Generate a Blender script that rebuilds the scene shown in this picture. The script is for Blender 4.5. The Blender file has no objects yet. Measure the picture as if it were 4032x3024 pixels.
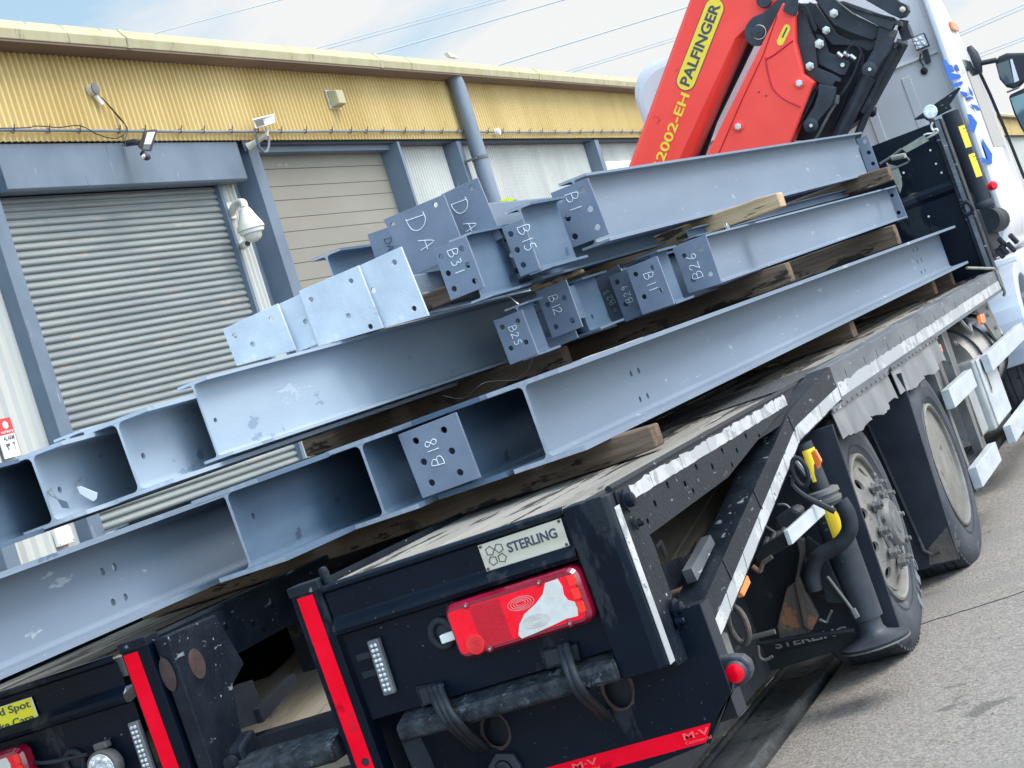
"""Flatbed truck loaded with primed steel in front of an industrial unit."""
EXPO=0.9; SKYS=.13; CLOUD=3.8; SUNS=1.7
import bpy, math, random
from mathutils import Vector, Matrix
from mathutils.geometry import delaunay_2d_cdt
random.seed(7)
S=bpy.context.scene; COL=S.collection
# ------------------------------------------------------------------ camera, sky, sun, exposure
F=7538.64; AL=-0.044133                      # focal length in photo pixels; cross-fall of the road under the truck
MB_=Matrix(((0.3485331,-0.88878729,-0.29762701),(-0.12153039,0.27200506,-0.95459081),(0.92938423,0.36887722,-0.0132119)))
TM=Matrix.Rotation(AL,4,'X')                 # truck frame (x forward, y left, z up, origin at rear right corner on the road) -> world
CAMT=Vector((-4.6,-1.68,1.52)); CAMW=TM@CAMT
MT_=MB_@TM.to_3x3()
cam=bpy.data.objects.new('camera',bpy.data.cameras.new('camera')); COL.objects.link(cam); S.camera=cam
r=MB_[0]; d=MB_[1]; f_=MB_[2]
mw=Matrix(((r[0],-d[0],-f_[0],CAMW[0]),(r[1],-d[1],-f_[1],CAMW[1]),(r[2],-d[2],-f_[2],CAMW[2]),(0,0,0,1)))
cam.matrix_world=mw
cam.data.sensor_width=36; cam.data.lens=F/4032*36; cam.data.clip_start=.1; cam.data.clip_end=3000
S.render.resolution_x=1024; S.render.resolution_y=768
S.view_settings.view_transform='Standard'; S.view_settings.look='None'; S.view_settings.gamma=1
S.view_settings.exposure=EXPO
SUN_EL=math.radians(54); SUN_AZ=Vector((.10,-1,0)).normalized()      # from the open right-hand side
W=bpy.data.worlds.new('World'); S.world=W; W.use_nodes=True
nt=W.node_tree; nt.nodes.clear()
def nd(t,T,**k):
    n=t.nodes.new(T)
    for a,b in k.items(): setattr(n,a,b)
    return n
sky=nd(nt,'ShaderNodeTexSky',sky_type='NISHITA',sun_disc=False,sun_elevation=SUN_EL,sun_rotation=math.atan2(SUN_AZ.x,SUN_AZ.y))
sky.air_density=1.0; sky.dust_density=1.5; sky.ozone_density=1.0
tc=nd(nt,'ShaderNodeTexCoord'); mp=nd(nt,'ShaderNodeMapping'); mp.inputs['Scale'].default_value=(1.6,3.2,7.5); mp.inputs['Rotation'].default_value=(.15,.35,.5)
nz=nd(nt,'ShaderNodeTexNoise'); nz.inputs['Scale'].default_value=1.7; nz.inputs['Detail'].default_value=7; nz.inputs['Roughness'].default_value=.55; nz.inputs['Distortion'].default_value=.6
rp=nd(nt,'ShaderNodeValToRGB'); rp.color_ramp.elements[0].position=.36; rp.color_ramp.elements[1].position=.58
mx=nd(nt,'ShaderNodeMixRGB'); mx.inputs['Color2'].default_value=(CLOUD*.985,CLOUD*.995,CLOUD*1.0,1)
hz=nd(nt,'ShaderNodeMixRGB'); hz.inputs['Fac'].default_value=.75; hz.inputs['Color2'].default_value=(CLOUD*.52,CLOUD*.74,CLOUD*.90,1)
bg=nd(nt,'ShaderNodeBackground'); bg.inputs['Strength'].default_value=SKYS; ow=nd(nt,'ShaderNodeOutputWorld')
L=nt.links.new
L(tc.outputs['Generated'],mp.inputs['Vector']); L(mp.outputs['Vector'],nz.inputs['Vector']); L(nz.outputs['Fac'],rp.inputs['Fac'])
# more cloud towards the sun side / forward, clearer over the building
dt=nd(nt,'ShaderNodeVectorMath',operation='DOT_PRODUCT'); dt.inputs[1].default_value=(.80,-.60,0); L(tc.outputs['Generated'],dt.inputs[0])
ma=nd(nt,'ShaderNodeMath',operation='MULTIPLY_ADD'); ma.inputs[1].default_value=.62; ma.inputs[2].default_value=-.29; L(dt.outputs['Value'],ma.inputs[0])
ad=nd(nt,'ShaderNodeMath',operation='ADD'); L(nz.outputs['Fac'],ad.inputs[0]); L(ma.outputs[0],ad.inputs[1]); L(ad.outputs[0],rp.inputs['Fac'])
L(sky.outputs[0],hz.inputs['Color1']); L(hz.outputs[0],mx.inputs['Color1']); L(rp.outputs[0],mx.inputs['Fac']); 
# sky brightened overhead, sunward and behind the camera, added to light rear faces
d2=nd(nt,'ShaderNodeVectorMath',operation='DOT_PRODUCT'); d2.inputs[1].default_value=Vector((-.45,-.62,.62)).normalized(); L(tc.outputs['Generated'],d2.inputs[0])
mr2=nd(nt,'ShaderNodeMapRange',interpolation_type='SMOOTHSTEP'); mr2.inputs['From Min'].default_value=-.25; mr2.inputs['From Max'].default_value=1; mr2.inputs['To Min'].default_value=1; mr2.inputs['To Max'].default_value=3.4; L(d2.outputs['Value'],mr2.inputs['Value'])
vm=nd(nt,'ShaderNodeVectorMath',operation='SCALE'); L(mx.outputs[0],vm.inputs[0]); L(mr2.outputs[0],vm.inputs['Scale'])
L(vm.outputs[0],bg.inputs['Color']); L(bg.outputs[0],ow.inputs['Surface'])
sl=bpy.data.lights.new('sun','SUN'); so=bpy.data.objects.new('sun',sl); COL.objects.link(so)
sl.energy=SUNS; sl.angle=math.radians(30); sl.color=(1,.96,.9)
sd=Vector((SUN_AZ.x*math.cos(SUN_EL),SUN_AZ.y*math.cos(SUN_EL),math.sin(SUN_EL)))
so.rotation_euler=sd.to_track_quat('Z','Y').to_euler(); so.location=(0,-20,30)
# ------------------------------------------------------------------ helpers
def V(*a): return Vector(a)
def U(u,v,ax,val,fr='T'):                    # photo pixel -> point on the plane ax=val of the truck (T) or building (B) frame
    M=MT_ if fr=='T' else MB_; C=CAMT if fr=='T' else CAMW
    k=M.transposed()@Vector((u-2016,v-1512,F)); i='xyz'.index(ax)
    return C+k*((val-C[i])/k[i])
ZM={'1':(0,0,1.58),'2':(1300,0,1.58),'3':(2632,0,1.58),'4':(0,950,1.58),'5':(1300,950,1.58),'6':(2632,950,1.58),'a':(0,1974,1.58),'b':(1100,1974,1.58),'c':(2400,1874,2.141),'d':(3100,1574,2.076),'e':(2632,2174,1.952),'f':(3300,0,2.370),'g':(3332,700,2.074),'h':(1100,1950,2.765),'i':(1800,1950,2.765),'j':(1900,2424,2.765),'k':(1200,2424,2.765),'l':(0,2424,2.765),'m':(400,2200,2.765),'n':(0,0,2.765),'o':(1700,200,2.4578),'w':(0,0,1),'p':(1900,900,2.765),'q':(1200,800,2.765),'r':(1800,500,2.765),'s':(2400,500,1.8433),'t':(0,1550,2.4578),'u':(800,1100,2.765),'v':(2400,0,3.6867),'x':(2900,0,3.16)}
def Z(z,pts,ax,val,fr='T'):                  # the same for points read off an enlarged crop of the photo
    ox,oy,s=ZM[z]; return [U(ox+a/s,oy+b/s,ax,val,fr) for a,b in pts]
def catmull(P,n=8):
    P=[Vector(p) for p in P]; Q=[P[0]]+P+[P[-1]]; R=[]
    for i in range(1,len(Q)-2):
        a,b,c,d=Q[i-1:i+3]
        for j in range(n):
            t=j/n; R.append(.5*((2*b)+(c-a)*t+(2*a-5*b+4*c-d)*t*t+(3*b-a-3*c+d)*t**3))
    return R+[P[-1]]
def circ(cx,cy,r,n=18,a0=0): return [(cx+r*math.cos(a0+2*math.pi*i/n),cy+r*math.sin(a0+2*math.pi*i/n)) for i in range(n)]
def inpoly(p,P):
    c=False;x,y=p
    for i in range(len(P)):
        x1,y1=P[i];x2,y2=P[i-1]
        if (y1>y)!=(y2>y) and x<(x2-x1)*(y-y1)/(y2-y1)+x1:c=not c
    return c
class MB:
    def __init__(s): s.v=[];s.f=[]
    def add(s,vs,fs):
        n=len(s.v); s.v+=[Vector(p) for p in vs]; s.f+=[tuple(i+n for i in f) for f in fs]; return s
    def box(s,a,b):
        x0,y0,z0=a;x1,y1,z1=b
        return s.add([(x0,y0,z0),(x1,y0,z0),(x1,y1,z0),(x0,y1,z0),(x0,y0,z1),(x1,y0,z1),(x1,y1,z1),(x0,y1,z1)],[(0,3,2,1),(4,5,6,7),(0,1,5,4),(1,2,6,5),(2,3,7,6),(3,0,4,7)])
    def loft(s,A,B,caps=True):
        n=len(A); fs=[(i,(i+1)%n,(i+1)%n+n,i+n) for i in range(n)]
        if caps: fs+=[tuple(range(n))[::-1],tuple(range(n,2*n))]
        return s.add(list(A)+list(B),fs)
    def prism(s,pts,d):
        d=Vector(d); return s.loft(pts,[Vector(p)+d for p in pts])
    def rings(s,R,closed=False,caps=True):
        n=len(R[0]); m=len(R); fs=[]
        for j in range(m if closed else m-1):
            a=j*n;b=((j+1)%m)*n
            fs+=[(a+i,a+(i+1)%n,b+(i+1)%n,b+i) for i in range(n)]
        if caps and not closed: fs+=[tuple(range(n))[::-1],tuple(range((m-1)*n,m*n))]
        return s.add([p for r_ in R for p in r_],fs)
    def tube(s,P,r,n=10,closed=False,rib=0):
        P=[Vector(p) for p in P]; R=[]; up=None
        for i,p in enumerate(P):
            t=(P[(i+1)%len(P)]-P[i-1]) if closed else (P[min(i+1,len(P)-1)]-P[max(i-1,0)])
            t=t.normalized() if t.length>1e-9 else Vector((1,0,0))
            if up is None: up=t.orthogonal().normalized()
            up=(up-t*up.dot(t)).normalized(); w=t.cross(up)
            rr=(r[i] if isinstance(r,(list,tuple)) else r)*(1+rib*(i%2))
            R.append([p+(up*math.cos(2*math.pi*k/n)+w*math.sin(2*math.pi*k/n))*rr for k in range(n)])
        return s.rings(R,closed)
    def cyl(s,a,b,r,n=24,r2=None): return s.tube([a,b],[r,r if r2 is None else r2],n)
    def lathe(s,O,ax,prof,n=40):                 # prof: (distance along axis, radius)
        O=Vector(O);ax=Vector(ax).normalized();u=ax.orthogonal().normalized();w=ax.cross(u)
        return s.rings([[O+ax*h+(u*math.cos(2*math.pi*k/n)+w*math.sin(2*math.pi*k/n))*rr for k in range(n)] for h,rr in prof])
    def plate(s,out,holes,O,eu,ev,th):          # flat plate with real holes, thickness vector th
        O=Vector(O);eu=Vector(eu);ev=Vector(ev);th=Vector(th)
        V2=[];E=[]
        for P in [out]+holes:
            n=len(V2);V2+=[Vector(p) for p in P];E+=[(n+i,n+(i+1)%len(P)) for i in range(len(P))]
        vs,es,fs,*_=delaunay_2d_cdt(V2,E,[],0,1e-7)
        g=[]
        for f in fs:
            c=sum((vs[i] for i in f),Vector((0,0)))/len(f)
            if inpoly(c,out) and not any(inpoly(c,h) for h in holes): g.append(f)
        P3=[O+eu*v.x+ev*v.y for v in vs];n=len(P3)
        fl=list(g)
        cnt={}
        for f in g:
            for i in range(len(f)):
                a,b=f[i],f[(i+1)%len(f)];cnt[(a,b)]=1
        side=[(b,a,a+n,b+n) for (a,b) in cnt if (b,a) not in cnt]
        return s.add(P3+[p+th for p in P3],[tuple(f)[::-1] for f in fl]+[tuple(i+n for i in f) for f in fl]+side)
class FR:                                       # what frame a thing is laid out in
    m={'T':TM,'B':Matrix.Identity(4)}
def mkobj(name,mb,mat,base,bevel=0,smooth=False,fixn=True):
    me=bpy.data.meshes.new(name); b=Vector(base)
    me.from_pydata([tuple(p-b) for p in mb.v],[],mb.f); me.update()
    if fixn:
        import bmesh
        bm=bmesh.new(); bm.from_mesh(me); bmesh.ops.recalc_face_normals(bm,faces=bm.faces); bm.to_mesh(me); bm.free()
    o=bpy.data.objects.new(name,me); COL.objects.link(o)
    if mat is not None: me.materials.append(mat)
    if smooth:
        for p in me.polygons:p.use_smooth=True
        me.set_sharp_from_angle(angle=math.radians(smooth if smooth is not True else 40))
    if bevel:
        m=o.modifiers.new('bevel','BEVEL');m.width=bevel;m.segments=2;m.limit_method='ANGLE';m.angle_limit=math.radians(40)
    return o
class Thing:
    def __init__(s,name,label,cat,base,group=None,fr='T'):
        s.base=Vector(base);s.fr=fr
        e=bpy.data.objects.new(name,None);COL.objects.link(e);e.empty_display_size=.1
        e.matrix_world=FR.m[fr]@Matrix.Translation(s.base);s.o=e
        e['label']=label;e['category']=cat
        if group:e['group']=group
    def part(s,name,mb,mat,parent=None,label=None,bevel=0,smooth=False,fixn=True):
        o=mkobj(name,mb,mat,s.base,bevel,smooth,fixn); o.parent=parent or s.o
        if label:o['label']=label
        return o
def solo(name,label,cat,mb,mat,fr='T',group=None,bevel=0,smooth=False,base=None,kind=None):
    b=Vector(base) if base is not None else sum(mb.v,Vector())/len(mb.v)
    o=mkobj(name,mb,mat,b,bevel,smooth); o.matrix_world=FR.m[fr]@Matrix.Translation(b)
    if kind: o['kind']=kind
    else: o['label']=label;o['category']=cat
    if group:o['group']=group
    return o
def text(th,name,s_,O,eu,ev,w,h,mat,parent=None,ext=.0006,bold=0,shear=0):
    cu=bpy.data.curves.new(name,'FONT');cu.body=s_;cu.extrude=ext;cu.offset=bold;cu.shear=shear;cu.resolution_u=3
    to=bpy.data.objects.new('tmp',cu);me=bpy.data.meshes.new_from_object(to)
    bpy.data.objects.remove(to);bpy.data.curves.remove(cu)
    xs=[v.co.x for v in me.vertices];ys=[v.co.y for v in me.vertices]
    x0,x1,y0,y1=min(xs),max(xs),min(ys),max(ys);eu=Vector(eu).normalized();ev=Vector(ev).normalized();n=eu.cross(ev);O=Vector(O)
    sx=w/(x1-x0);sy=(h/(y1-y0)) if h else sx
    for v in me.vertices:
        c=v.co; v.co=O+eu*((c.x-x0)*sx)+ev*((c.y-y0)*sy)+n*(c.z+ext)-th.base
    me.name=name;o=bpy.data.objects.new(name,me);COL.objects.link(o);me.materials.append(mat);o.parent=parent or th.o
    return o
G={'B':[[(0,0),(.12,1),(.6,.95),(.75,.75),(.5,.55),(.1,.52)],[(.45,.54),(.85,.4),(.8,.12),(.4,0),(-.05,.02)]],
'D':[[(.1,1),(0,0)],[(-.15,1),(.4,1),(.85,.75),(.9,.35),(.6,.05),(-.1,0)]],
'A':[[(0,0),(.5,1),(.8,-.05)],[(.1,.42),(.95,.4)]],
'1':[[(.4,1),(.4,0)]],'2':[[(.05,.8),(.3,1),(.65,.85),(.6,.6),(0,.02),(.3,.05),(.85,0)]],
'3':[[(.1,.95),(.5,1),(.65,.8),(.35,.58),(.7,.4),(.6,.1),(.1,0)]],
'5':[[(.75,1),(.25,.95),(.2,.6),(.6,.55),(.7,.2),(.4,0),(.05,.05)]],
'6':[[(.6,1),(.2,.6),(.1,.2),(.4,0),(.7,.2),(.5,.42),(.15,.3)]],
'8':[[(.4,.5),(.1,.75),(.35,1),(.65,.8),(.4,.5),(.1,.25),(.35,0),(.7,.2),(.4,.5)]],
'9':[[(.65,.75),(.35,.6),(.1,.8),(.35,1),(.65,.85),(.6,.4),(.45,0)]]}
def chalk(th,txt,O,eu,ev,h,mat,parent,adv=.95,wob=.05):
    mb=MB();O=Vector(O);eu=Vector(eu).normalized();ev=Vector(ev).normalized();n=eu.cross(ev);x=0
    for ch in txt:
        for st in G[ch]:
            P=[O+eu*(x+p[0]*h*.75+random.uniform(-wob,wob)*h*.5)+ev*(p[1]*h+random.uniform(-wob,wob)*h*.5)+n*.0012 for p in st]
            P=catmull(P,5) if len(P)>2 else P
            mb.tube(P,.0014,5)
        x+=h*adv*(.6 if ch=='1' else 1)
    return th.part('chalk_mark',mb,mat,parent)
# ------------------------------------------------------------------ materials (all procedural)
def mat(name,c,c2=None,sc=6,rough=.5,metal=0,bump=0,bsc=80,spots=None,streak=None,coat=0,spec=None,det=5,thr=(.35,.65),rv=.12,trans=0,emit=None):
    m=bpy.data.materials.new(name);m.use_nodes=True;t=m.node_tree;b=t.nodes['Principled BSDF'];k=t.links.new
    co=nd(t,'ShaderNodeTexCoord');mpp=nd(t,'ShaderNodeMapping');k(co.outputs['Object'],mpp.inputs['Vector'])
    if streak: mpp.inputs['Scale'].default_value=streak
    b.inputs['Metallic'].default_value=metal;b.inputs['Roughness'].default_value=rough;b.inputs['Coat Weight'].default_value=coat;b.inputs['Coat Roughness'].default_value=.08
    if spec is not None:b.inputs['Specular IOR Level'].default_value=spec
    if trans:b.inputs['Transmission Weight'].default_value=trans
    base=None
    if c2:
        n=nd(t,'ShaderNodeTexNoise');n.inputs['Scale'].default_value=sc;n.inputs['Detail'].default_value=det;n.inputs['Roughness'].default_value=.6;k(mpp.outputs[0],n.inputs['Vector'])
        rr=nd(t,'ShaderNodeValToRGB');e=rr.color_ramp.elements;e[0].position=thr[0];e[1].position=thr[1];e[0].color=(*c,1);e[1].color=(*c2,1);k(n.outputs['Fac'],rr.inputs['Fac']);base=rr.outputs[0]
        mr=nd(t,'ShaderNodeMapRange');mr.inputs['To Min'].default_value=max(.02,rough-rv);mr.inputs['To Max'].default_value=min(1,rough+rv);k(n.outputs['Fac'],mr.inputs['Value']);k(mr.outputs[0],b.inputs['Roughness'])
    else: b.inputs['Base Color'].default_value=(*c,1)
    for sp in (spots or []):
        col,ssc,lo=sp[:3]
        n=nd(t,'ShaderNodeTexNoise');n.inputs['Scale'].default_value=ssc;n.inputs['Detail'].default_value=6;n.inputs['Roughness'].default_value=.65
        if len(sp)>3:
            m2=nd(t,'ShaderNodeMapping');m2.inputs['Scale'].default_value=sp[3];m2.inputs['Location'].default_value=(3.1,7.7,1.3);k(co.outputs['Object'],m2.inputs['Vector']);k(m2.outputs[0],n.inputs['Vector'])
        else:k(co.outputs['Object'],n.inputs['Vector'])
        rr=nd(t,'ShaderNodeValToRGB');e=rr.color_ramp.elements;e[0].position=lo;e[1].position=lo+.025;e[0].color=(0,0,0,1);e[1].color=(1,1,1,1);k(n.outputs['Fac'],rr.inputs['Fac'])
        mi=nd(t,'ShaderNodeMixRGB');k(rr.outputs[0],mi.inputs['Fac']);mi.inputs['Color2'].default_value=(*col,1)
        if base: k(base,mi.inputs['Color1'])
        else: mi.inputs['Color1'].default_value=(*c,1)
        base=mi.outputs[0]
    if base: k(base,b.inputs['Base Color'])
    if bump:
        n=nd(t,'ShaderNodeTexNoise');n.inputs['Scale'].default_value=bsc;n.inputs['Detail'].default_value=4;k(mpp.outputs[0],n.inputs['Vector'])
        bu=nd(t,'ShaderNodeBump');bu.inputs['Strength'].default_value=bump;bu.inputs['Distance'].default_value=.01;k(n.outputs['Fac'],bu.inputs['Height']);k(bu.outputs[0],b.inputs['Normal'])
    if emit:
        b.inputs['Emission Color'].default_value=(*emit[:3],1);b.inputs['Emission Strength'].default_value=emit[3]
    return m
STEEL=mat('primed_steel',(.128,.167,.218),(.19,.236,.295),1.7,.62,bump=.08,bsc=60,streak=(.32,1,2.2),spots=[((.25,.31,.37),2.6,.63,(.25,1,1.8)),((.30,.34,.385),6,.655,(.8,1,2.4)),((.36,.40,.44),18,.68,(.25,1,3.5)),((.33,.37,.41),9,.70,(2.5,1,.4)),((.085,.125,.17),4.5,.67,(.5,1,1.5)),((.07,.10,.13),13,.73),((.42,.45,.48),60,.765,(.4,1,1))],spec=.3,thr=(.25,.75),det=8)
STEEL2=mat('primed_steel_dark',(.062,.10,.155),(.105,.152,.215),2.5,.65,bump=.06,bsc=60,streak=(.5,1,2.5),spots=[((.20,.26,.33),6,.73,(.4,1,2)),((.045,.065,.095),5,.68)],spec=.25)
PLATEM=mat('plate_primer',(.155,.18,.235),(.20,.23,.29),5,.65,bump=.08,bsc=120,spots=[((.09,.09,.10),14,.70),((.27,.31,.36),9,.68),((.11,.13,.16),3,.66)],spec=.25)
GALV=mat('galvanised_steel',(.47,.51,.57),(.62,.65,.69),5,.5,bump=.12,bsc=90,spots=[((.68,.70,.72),5,.60),((.38,.42,.48),12,.64),((.33,.38,.46),2.5,.66)],spec=.35,det=8)
CUTM=mat('bare_cut_edge',(.27,.29,.34),(.37,.39,.43),25,.6)
CHALK=mat('white_chalk',(.85,.87,.88),rough=.9)
PENCIL=mat('dark_marker',(.06,.06,.08),rough=.8)
TIMB=mat('dunnage_timber',(.062,.042,.031),(.205,.142,.098),9,.9,bump=1.0,bsc=40,streak=(1.4,.10,1.4),spots=[((.03,.022,.018),6,.60,(1.3,.3,1.3)),((.06,.045,.035),2.5,.60),((.27,.21,.15),9,.65,(1.6,.2,1.6)),((.04,.028,.022),22,.67,(3,.12,3))],thr=(.28,.72),det=10,spec=.2)
TIMBP=mat('pale_timber',(.36,.245,.145),(.50,.365,.22),8,.9,bump=.7,bsc=34,streak=(1.3,.12,1.3),spots=[((.09,.06,.045),7,.60,(1.3,.35,1.3)),((.05,.035,.03),16,.64,(2,.2,2))],spec=.2,det=9)
DECKM=mat('deck_boards',(.155,.14,.12),(.29,.265,.23),3,.9,bump=.8,bsc=24,streak=(.12,1,1),spots=[((.045,.04,.038),4,.53,(.2,1.4,1)),((.36,.34,.31),9,.64,(.15,1.4,1)),((.09,.06,.04),14,.66,(.2,1.5,1))],spec=.2,det=9)
PLANKM=mat('ramp_planks',(.27,.22,.16),(.44,.37,.28),3,.8,bump=.5,bsc=24,streak=(.12,1,1),spots=[((.05,.04,.035),5,.62,(.2,1.4,1))])
BLACK=mat('black_truck_paint',(.0015,.0045,.011),(.003,.007,.015),4,.36,bump=.06,bsc=30,spec=.16,spots=[((.020,.024,.03),2.2,.57,(1,1.2,.5)),((.26,.29,.32),46,.695),((.18,.20,.22),95,.69),((.10,.12,.15),13,.75)])
BLACKS=mat('black_smooth_paint',(.0015,.004,.010),(.002,.006,.014),4,.32,spec=.16,bump=.03,bsc=20,spots=[((.02,.024,.03),2.5,.62,(1,1,.4)),((.26,.28,.30),24,.775),((.15,.17,.19),100,.735)])
BLACKW=mat('black_worn_paint',(.003,.006,.012),(.010,.015,.022),9,.45,bump=.25,bsc=70,spec=.25,spots=[((.17,.195,.22),16,.63,(.6,1,2)),((.34,.37,.39),38,.675),((.15,.085,.055),19,.69)])
RAILM=mat('grey_worn_rail',(.08,.09,.105),(.15,.16,.175),5,.45,metal=.2,bump=.1,bsc=60,streak=(.4,1,2),spots=[((.36,.38,.4),18,.63,(.4,1,2)),((.03,.02,.018),14,.68,(.5,1,2))])
TREAD=mat('tread_plate',(.006,.009,.013),(.032,.037,.044),24,.5,bump=1.0,bsc=34,spec=.25,spots=[((.13,.085,.06),9,.70),((.075,.085,.095),26,.61)])
UNDER=mat('underbody_black',(.008,.011,.016),(.018,.022,.028),6,.65,bump=.2,bsc=60,spec=.3,spots=[((.085,.065,.05),7,.66),((.05,.05,.055),3,.6)])
RUSTY=mat('rusty_steel',(.05,.045,.045),(.13,.10,.085),6,.65,bump=.4,bsc=60,spots=[((.26,.11,.05),7,.60),((.15,.07,.05),11,.62)])
GREYM=mat('dull_grey_steel',(.10,.10,.10),(.17,.17,.165),7,.55,metal=.2,bump=.1,spots=[((.1,.08,.06),9,.64)])
ALU=mat('aluminium_guard',(.42,.45,.48),(.51,.54,.565),14,.45,metal=.2,streak=(.3,1,1),spots=[((.25,.26,.27),14,.66)])
ALUD=mat('dirty_aluminium',(.30,.31,.31),(.42,.43,.43),6,.42,metal=.45,spots=[((.17,.16,.14),8,.62)])
WTAPE=mat('white_reflective_tape',(.38,.385,.39),(.47,.475,.48),30,.55,bump=.1,bsc=300,spec=.15,spots=[((.10,.11,.12),19,.63,(1,1,1.6)),((.27,.28,.29),7,.56),((.33,.34,.35),3,.5),((.13,.14,.15),55,.67)])
RTAPE=mat('red_reflective_tape',(.86,.0,.014),(.95,.003,.025),7,.7,bump=.08,bsc=300,spec=.1,spots=[((.60,.01,.02),14,.73),((.62,.0,.015),3,.62)])
REDP=mat('crane_red_paint',(.90,.055,.04),(1.0,.085,.06),2.2,.4,coat=.08,spec=.3,bump=.04,bsc=12,spots=[((.66,.03,.028),3,.64),((.40,.025,.022),16,.735),((.18,.03,.03),45,.765),((.9,.17,.15),9,.71,(1,2,.5))],thr=(.25,.75))
REDD=mat('crane_red_groove',(.50,.012,.018),rough=.4)
YELL=mat('yellow_decal',(.86,.60,.03),rough=.35)
DECALK=mat('dark_decal_ink',(.05,.06,.08),rough=.5)
SIGNY=mat('yellow_sign_plastic',(.88,.80,.02),rough=.35)
LINK=mat('crane_black_castings',(.018,.022,.03),(.042,.048,.06),6,.45,bump=.12,spec=.35,spots=[((.12,.11,.10),9,.68),((.16,.17,.18),40,.74),((.09,.06,.045),6,.70)])
LINKD=mat('crane_deep_black',(.008,.012,.02),rough=.5)
CHROME=mat('zinc_fastener',(.5,.49,.46),(.65,.64,.6),20,.3,metal=.8)
HOSE=mat('rubber_hose',(.010,.013,.018),(.025,.03,.038),10,.6,spec=.3)
TYRE=mat('tyre_rubber',(.035,.041,.052),(.068,.075,.088),4,.75,bump=.2,bsc=60,spots=[((.11,.105,.10),5,.62),((.02,.022,.026),9,.66)],spec=.3)
RIM=mat('wheel_rim_paint',(.125,.118,.105),(.215,.207,.188),5,.55,bump=.25,spots=[((.085,.06,.045),8,.63),((.36,.355,.34),6,.66),((.07,.065,.06),25,.68)],spec=.3)
RUBBER=mat('rubber_flap',(.012,.016,.025),(.026,.032,.042),4,.65,bump=.1,bsc=30,spec=.25,spots=[((.07,.065,.06),7,.68)])
VALM=mat('side_valance',(.16,.17,.18),(.24,.25,.26),4,.42,metal=.3,bump=.15,bsc=9,spots=[((.34,.31,.27),3,.66)])
LREDP=mat('tail_lamp_red',(1.0,.0,.015),(1.0,.006,.03),40,.3,coat=.3,bump=.15,bsc=220,spec=.2)
LHOUS=mat('tail_lamp_housing',(.20,.003,.02),(.28,.005,.03),8,.15,coat=.8)
LWHITE=mat('tail_lamp_clear',(.60,.57,.52),(.70,.67,.62),30,.3,coat=.2,bump=.1,bsc=160,spec=.3)
LED=mat('led_lens',(.45,.47,.5),(.85,.87,.9),60,.15,metal=.3,coat=.6,bump=.6,bsc=120)
AMBER=mat('amber_reflector',(.85,.20,.04),rough=.25,coat=.5)
ORANGE=mat('orange_plastic',(.9,.24,.05),rough=.4)
BRASS=mat('brushed_name_plate',(.58,.53,.42),(.68,.63,.53),12,.35,metal=.45,streak=(1,.3,3))
WPLAS=mat('white_plastic',(.68,.68,.64),(.74,.74,.70),12,.4)
CREAM=mat('aged_white_plastic',(.60,.57,.48),(.68,.65,.56),12,.45)
CABW=mat('cab_white_paint',(.60,.60,.63),(.66,.66,.685),2,.3,coat=.25,bump=.02,bsc=3)
CABC=mat('cab_rear_cream',(.62,.61,.61),(.68,.67,.665),2,.4,coat=.1,spots=[((.5,.49,.48),3,.66,(1,1,.4))])
BLUEL=mat('blue_lettering',(.004,.085,.38),rough=.5,spec=.1)
GLASS=mat('dark_glass',(.02,.04,.05),rough=.05,coat=1)
MIRG=mat('mirror_glass',(.16,.24,.27),rough=.06,metal=.6)
SILV=mat('fuel_tank_aluminium',(.62,.60,.55),(.7,.68,.63),4,.22,metal=.85)
YCLAD=mat('yellow_cladding',(.50,.355,.13),(.60,.45,.20),1.2,.55,streak=(1,1,.25),spots=[((.55,.46,.28),3,.68,(1,1,.2)),((.33,.24,.12),5,.68,(1.4,1,.15)),((.25,.17,.10),30,.77)],spec=.3)
GUTT=mat('gutter_concrete_paint',(.36,.325,.20),(.43,.395,.26),4,.75,bump=.2,bsc=30,streak=(1,1,.35),spots=[((.26,.24,.165),4,.60,(2.5,1,.35)),((.52,.50,.41),8,.69,(3,1,.25)),((.15,.135,.095),20,.74,(2,1,.5))],spec=.25)
SOFF=mat('soffit_brown',(.13,.085,.07),(.19,.13,.10),3,.7,streak=(.3,1,1))
WCLAD=mat('white_cladding',(.42,.42,.395),(.51,.51,.48),2,.6,streak=(1,1,.2),spots=[((.32,.31,.28),3,.66,(1,1,.2))],spec=.3)
BSTEEL=mat('blue_grey_steelwork',(.118,.155,.20),(.148,.188,.24),2,.55,spots=[((.40,.44,.48),9,.68,(3,3,.3)),((.085,.12,.16),5,.64,(2.5,2.5,.3)),((.22,.26,.30),3.5,.66,(2,2,.35))],spec=.25)
BDARK=mat('deep_reveal_paint',(.03,.045,.075),rough=.6)
SHUT=mat('shutter_lath_steel',(.185,.208,.212),(.25,.274,.272),3,.55,metal=0,streak=(.25,1,4),spots=[((.31,.28,.25),5,.62,(.3,1,3)),((.21,.22,.215),8,.64,(.3,1,3))],spec=.3)
SECT=mat('sectional_door_panel',(.20,.188,.158),(.255,.243,.21),1.5,.6,streak=(.3,1,1),spots=[((.36,.35,.32),4,.70,(.5,1,2))],thr=(.25,.75),spec=.3)
PIPEM=mat('grey_pipe',(.13,.16,.20),(.18,.215,.265),6,.55,streak=(1,1,.3))
CABLEM=mat('black_cable',(.02,.02,.025),rough=.6)
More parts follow.
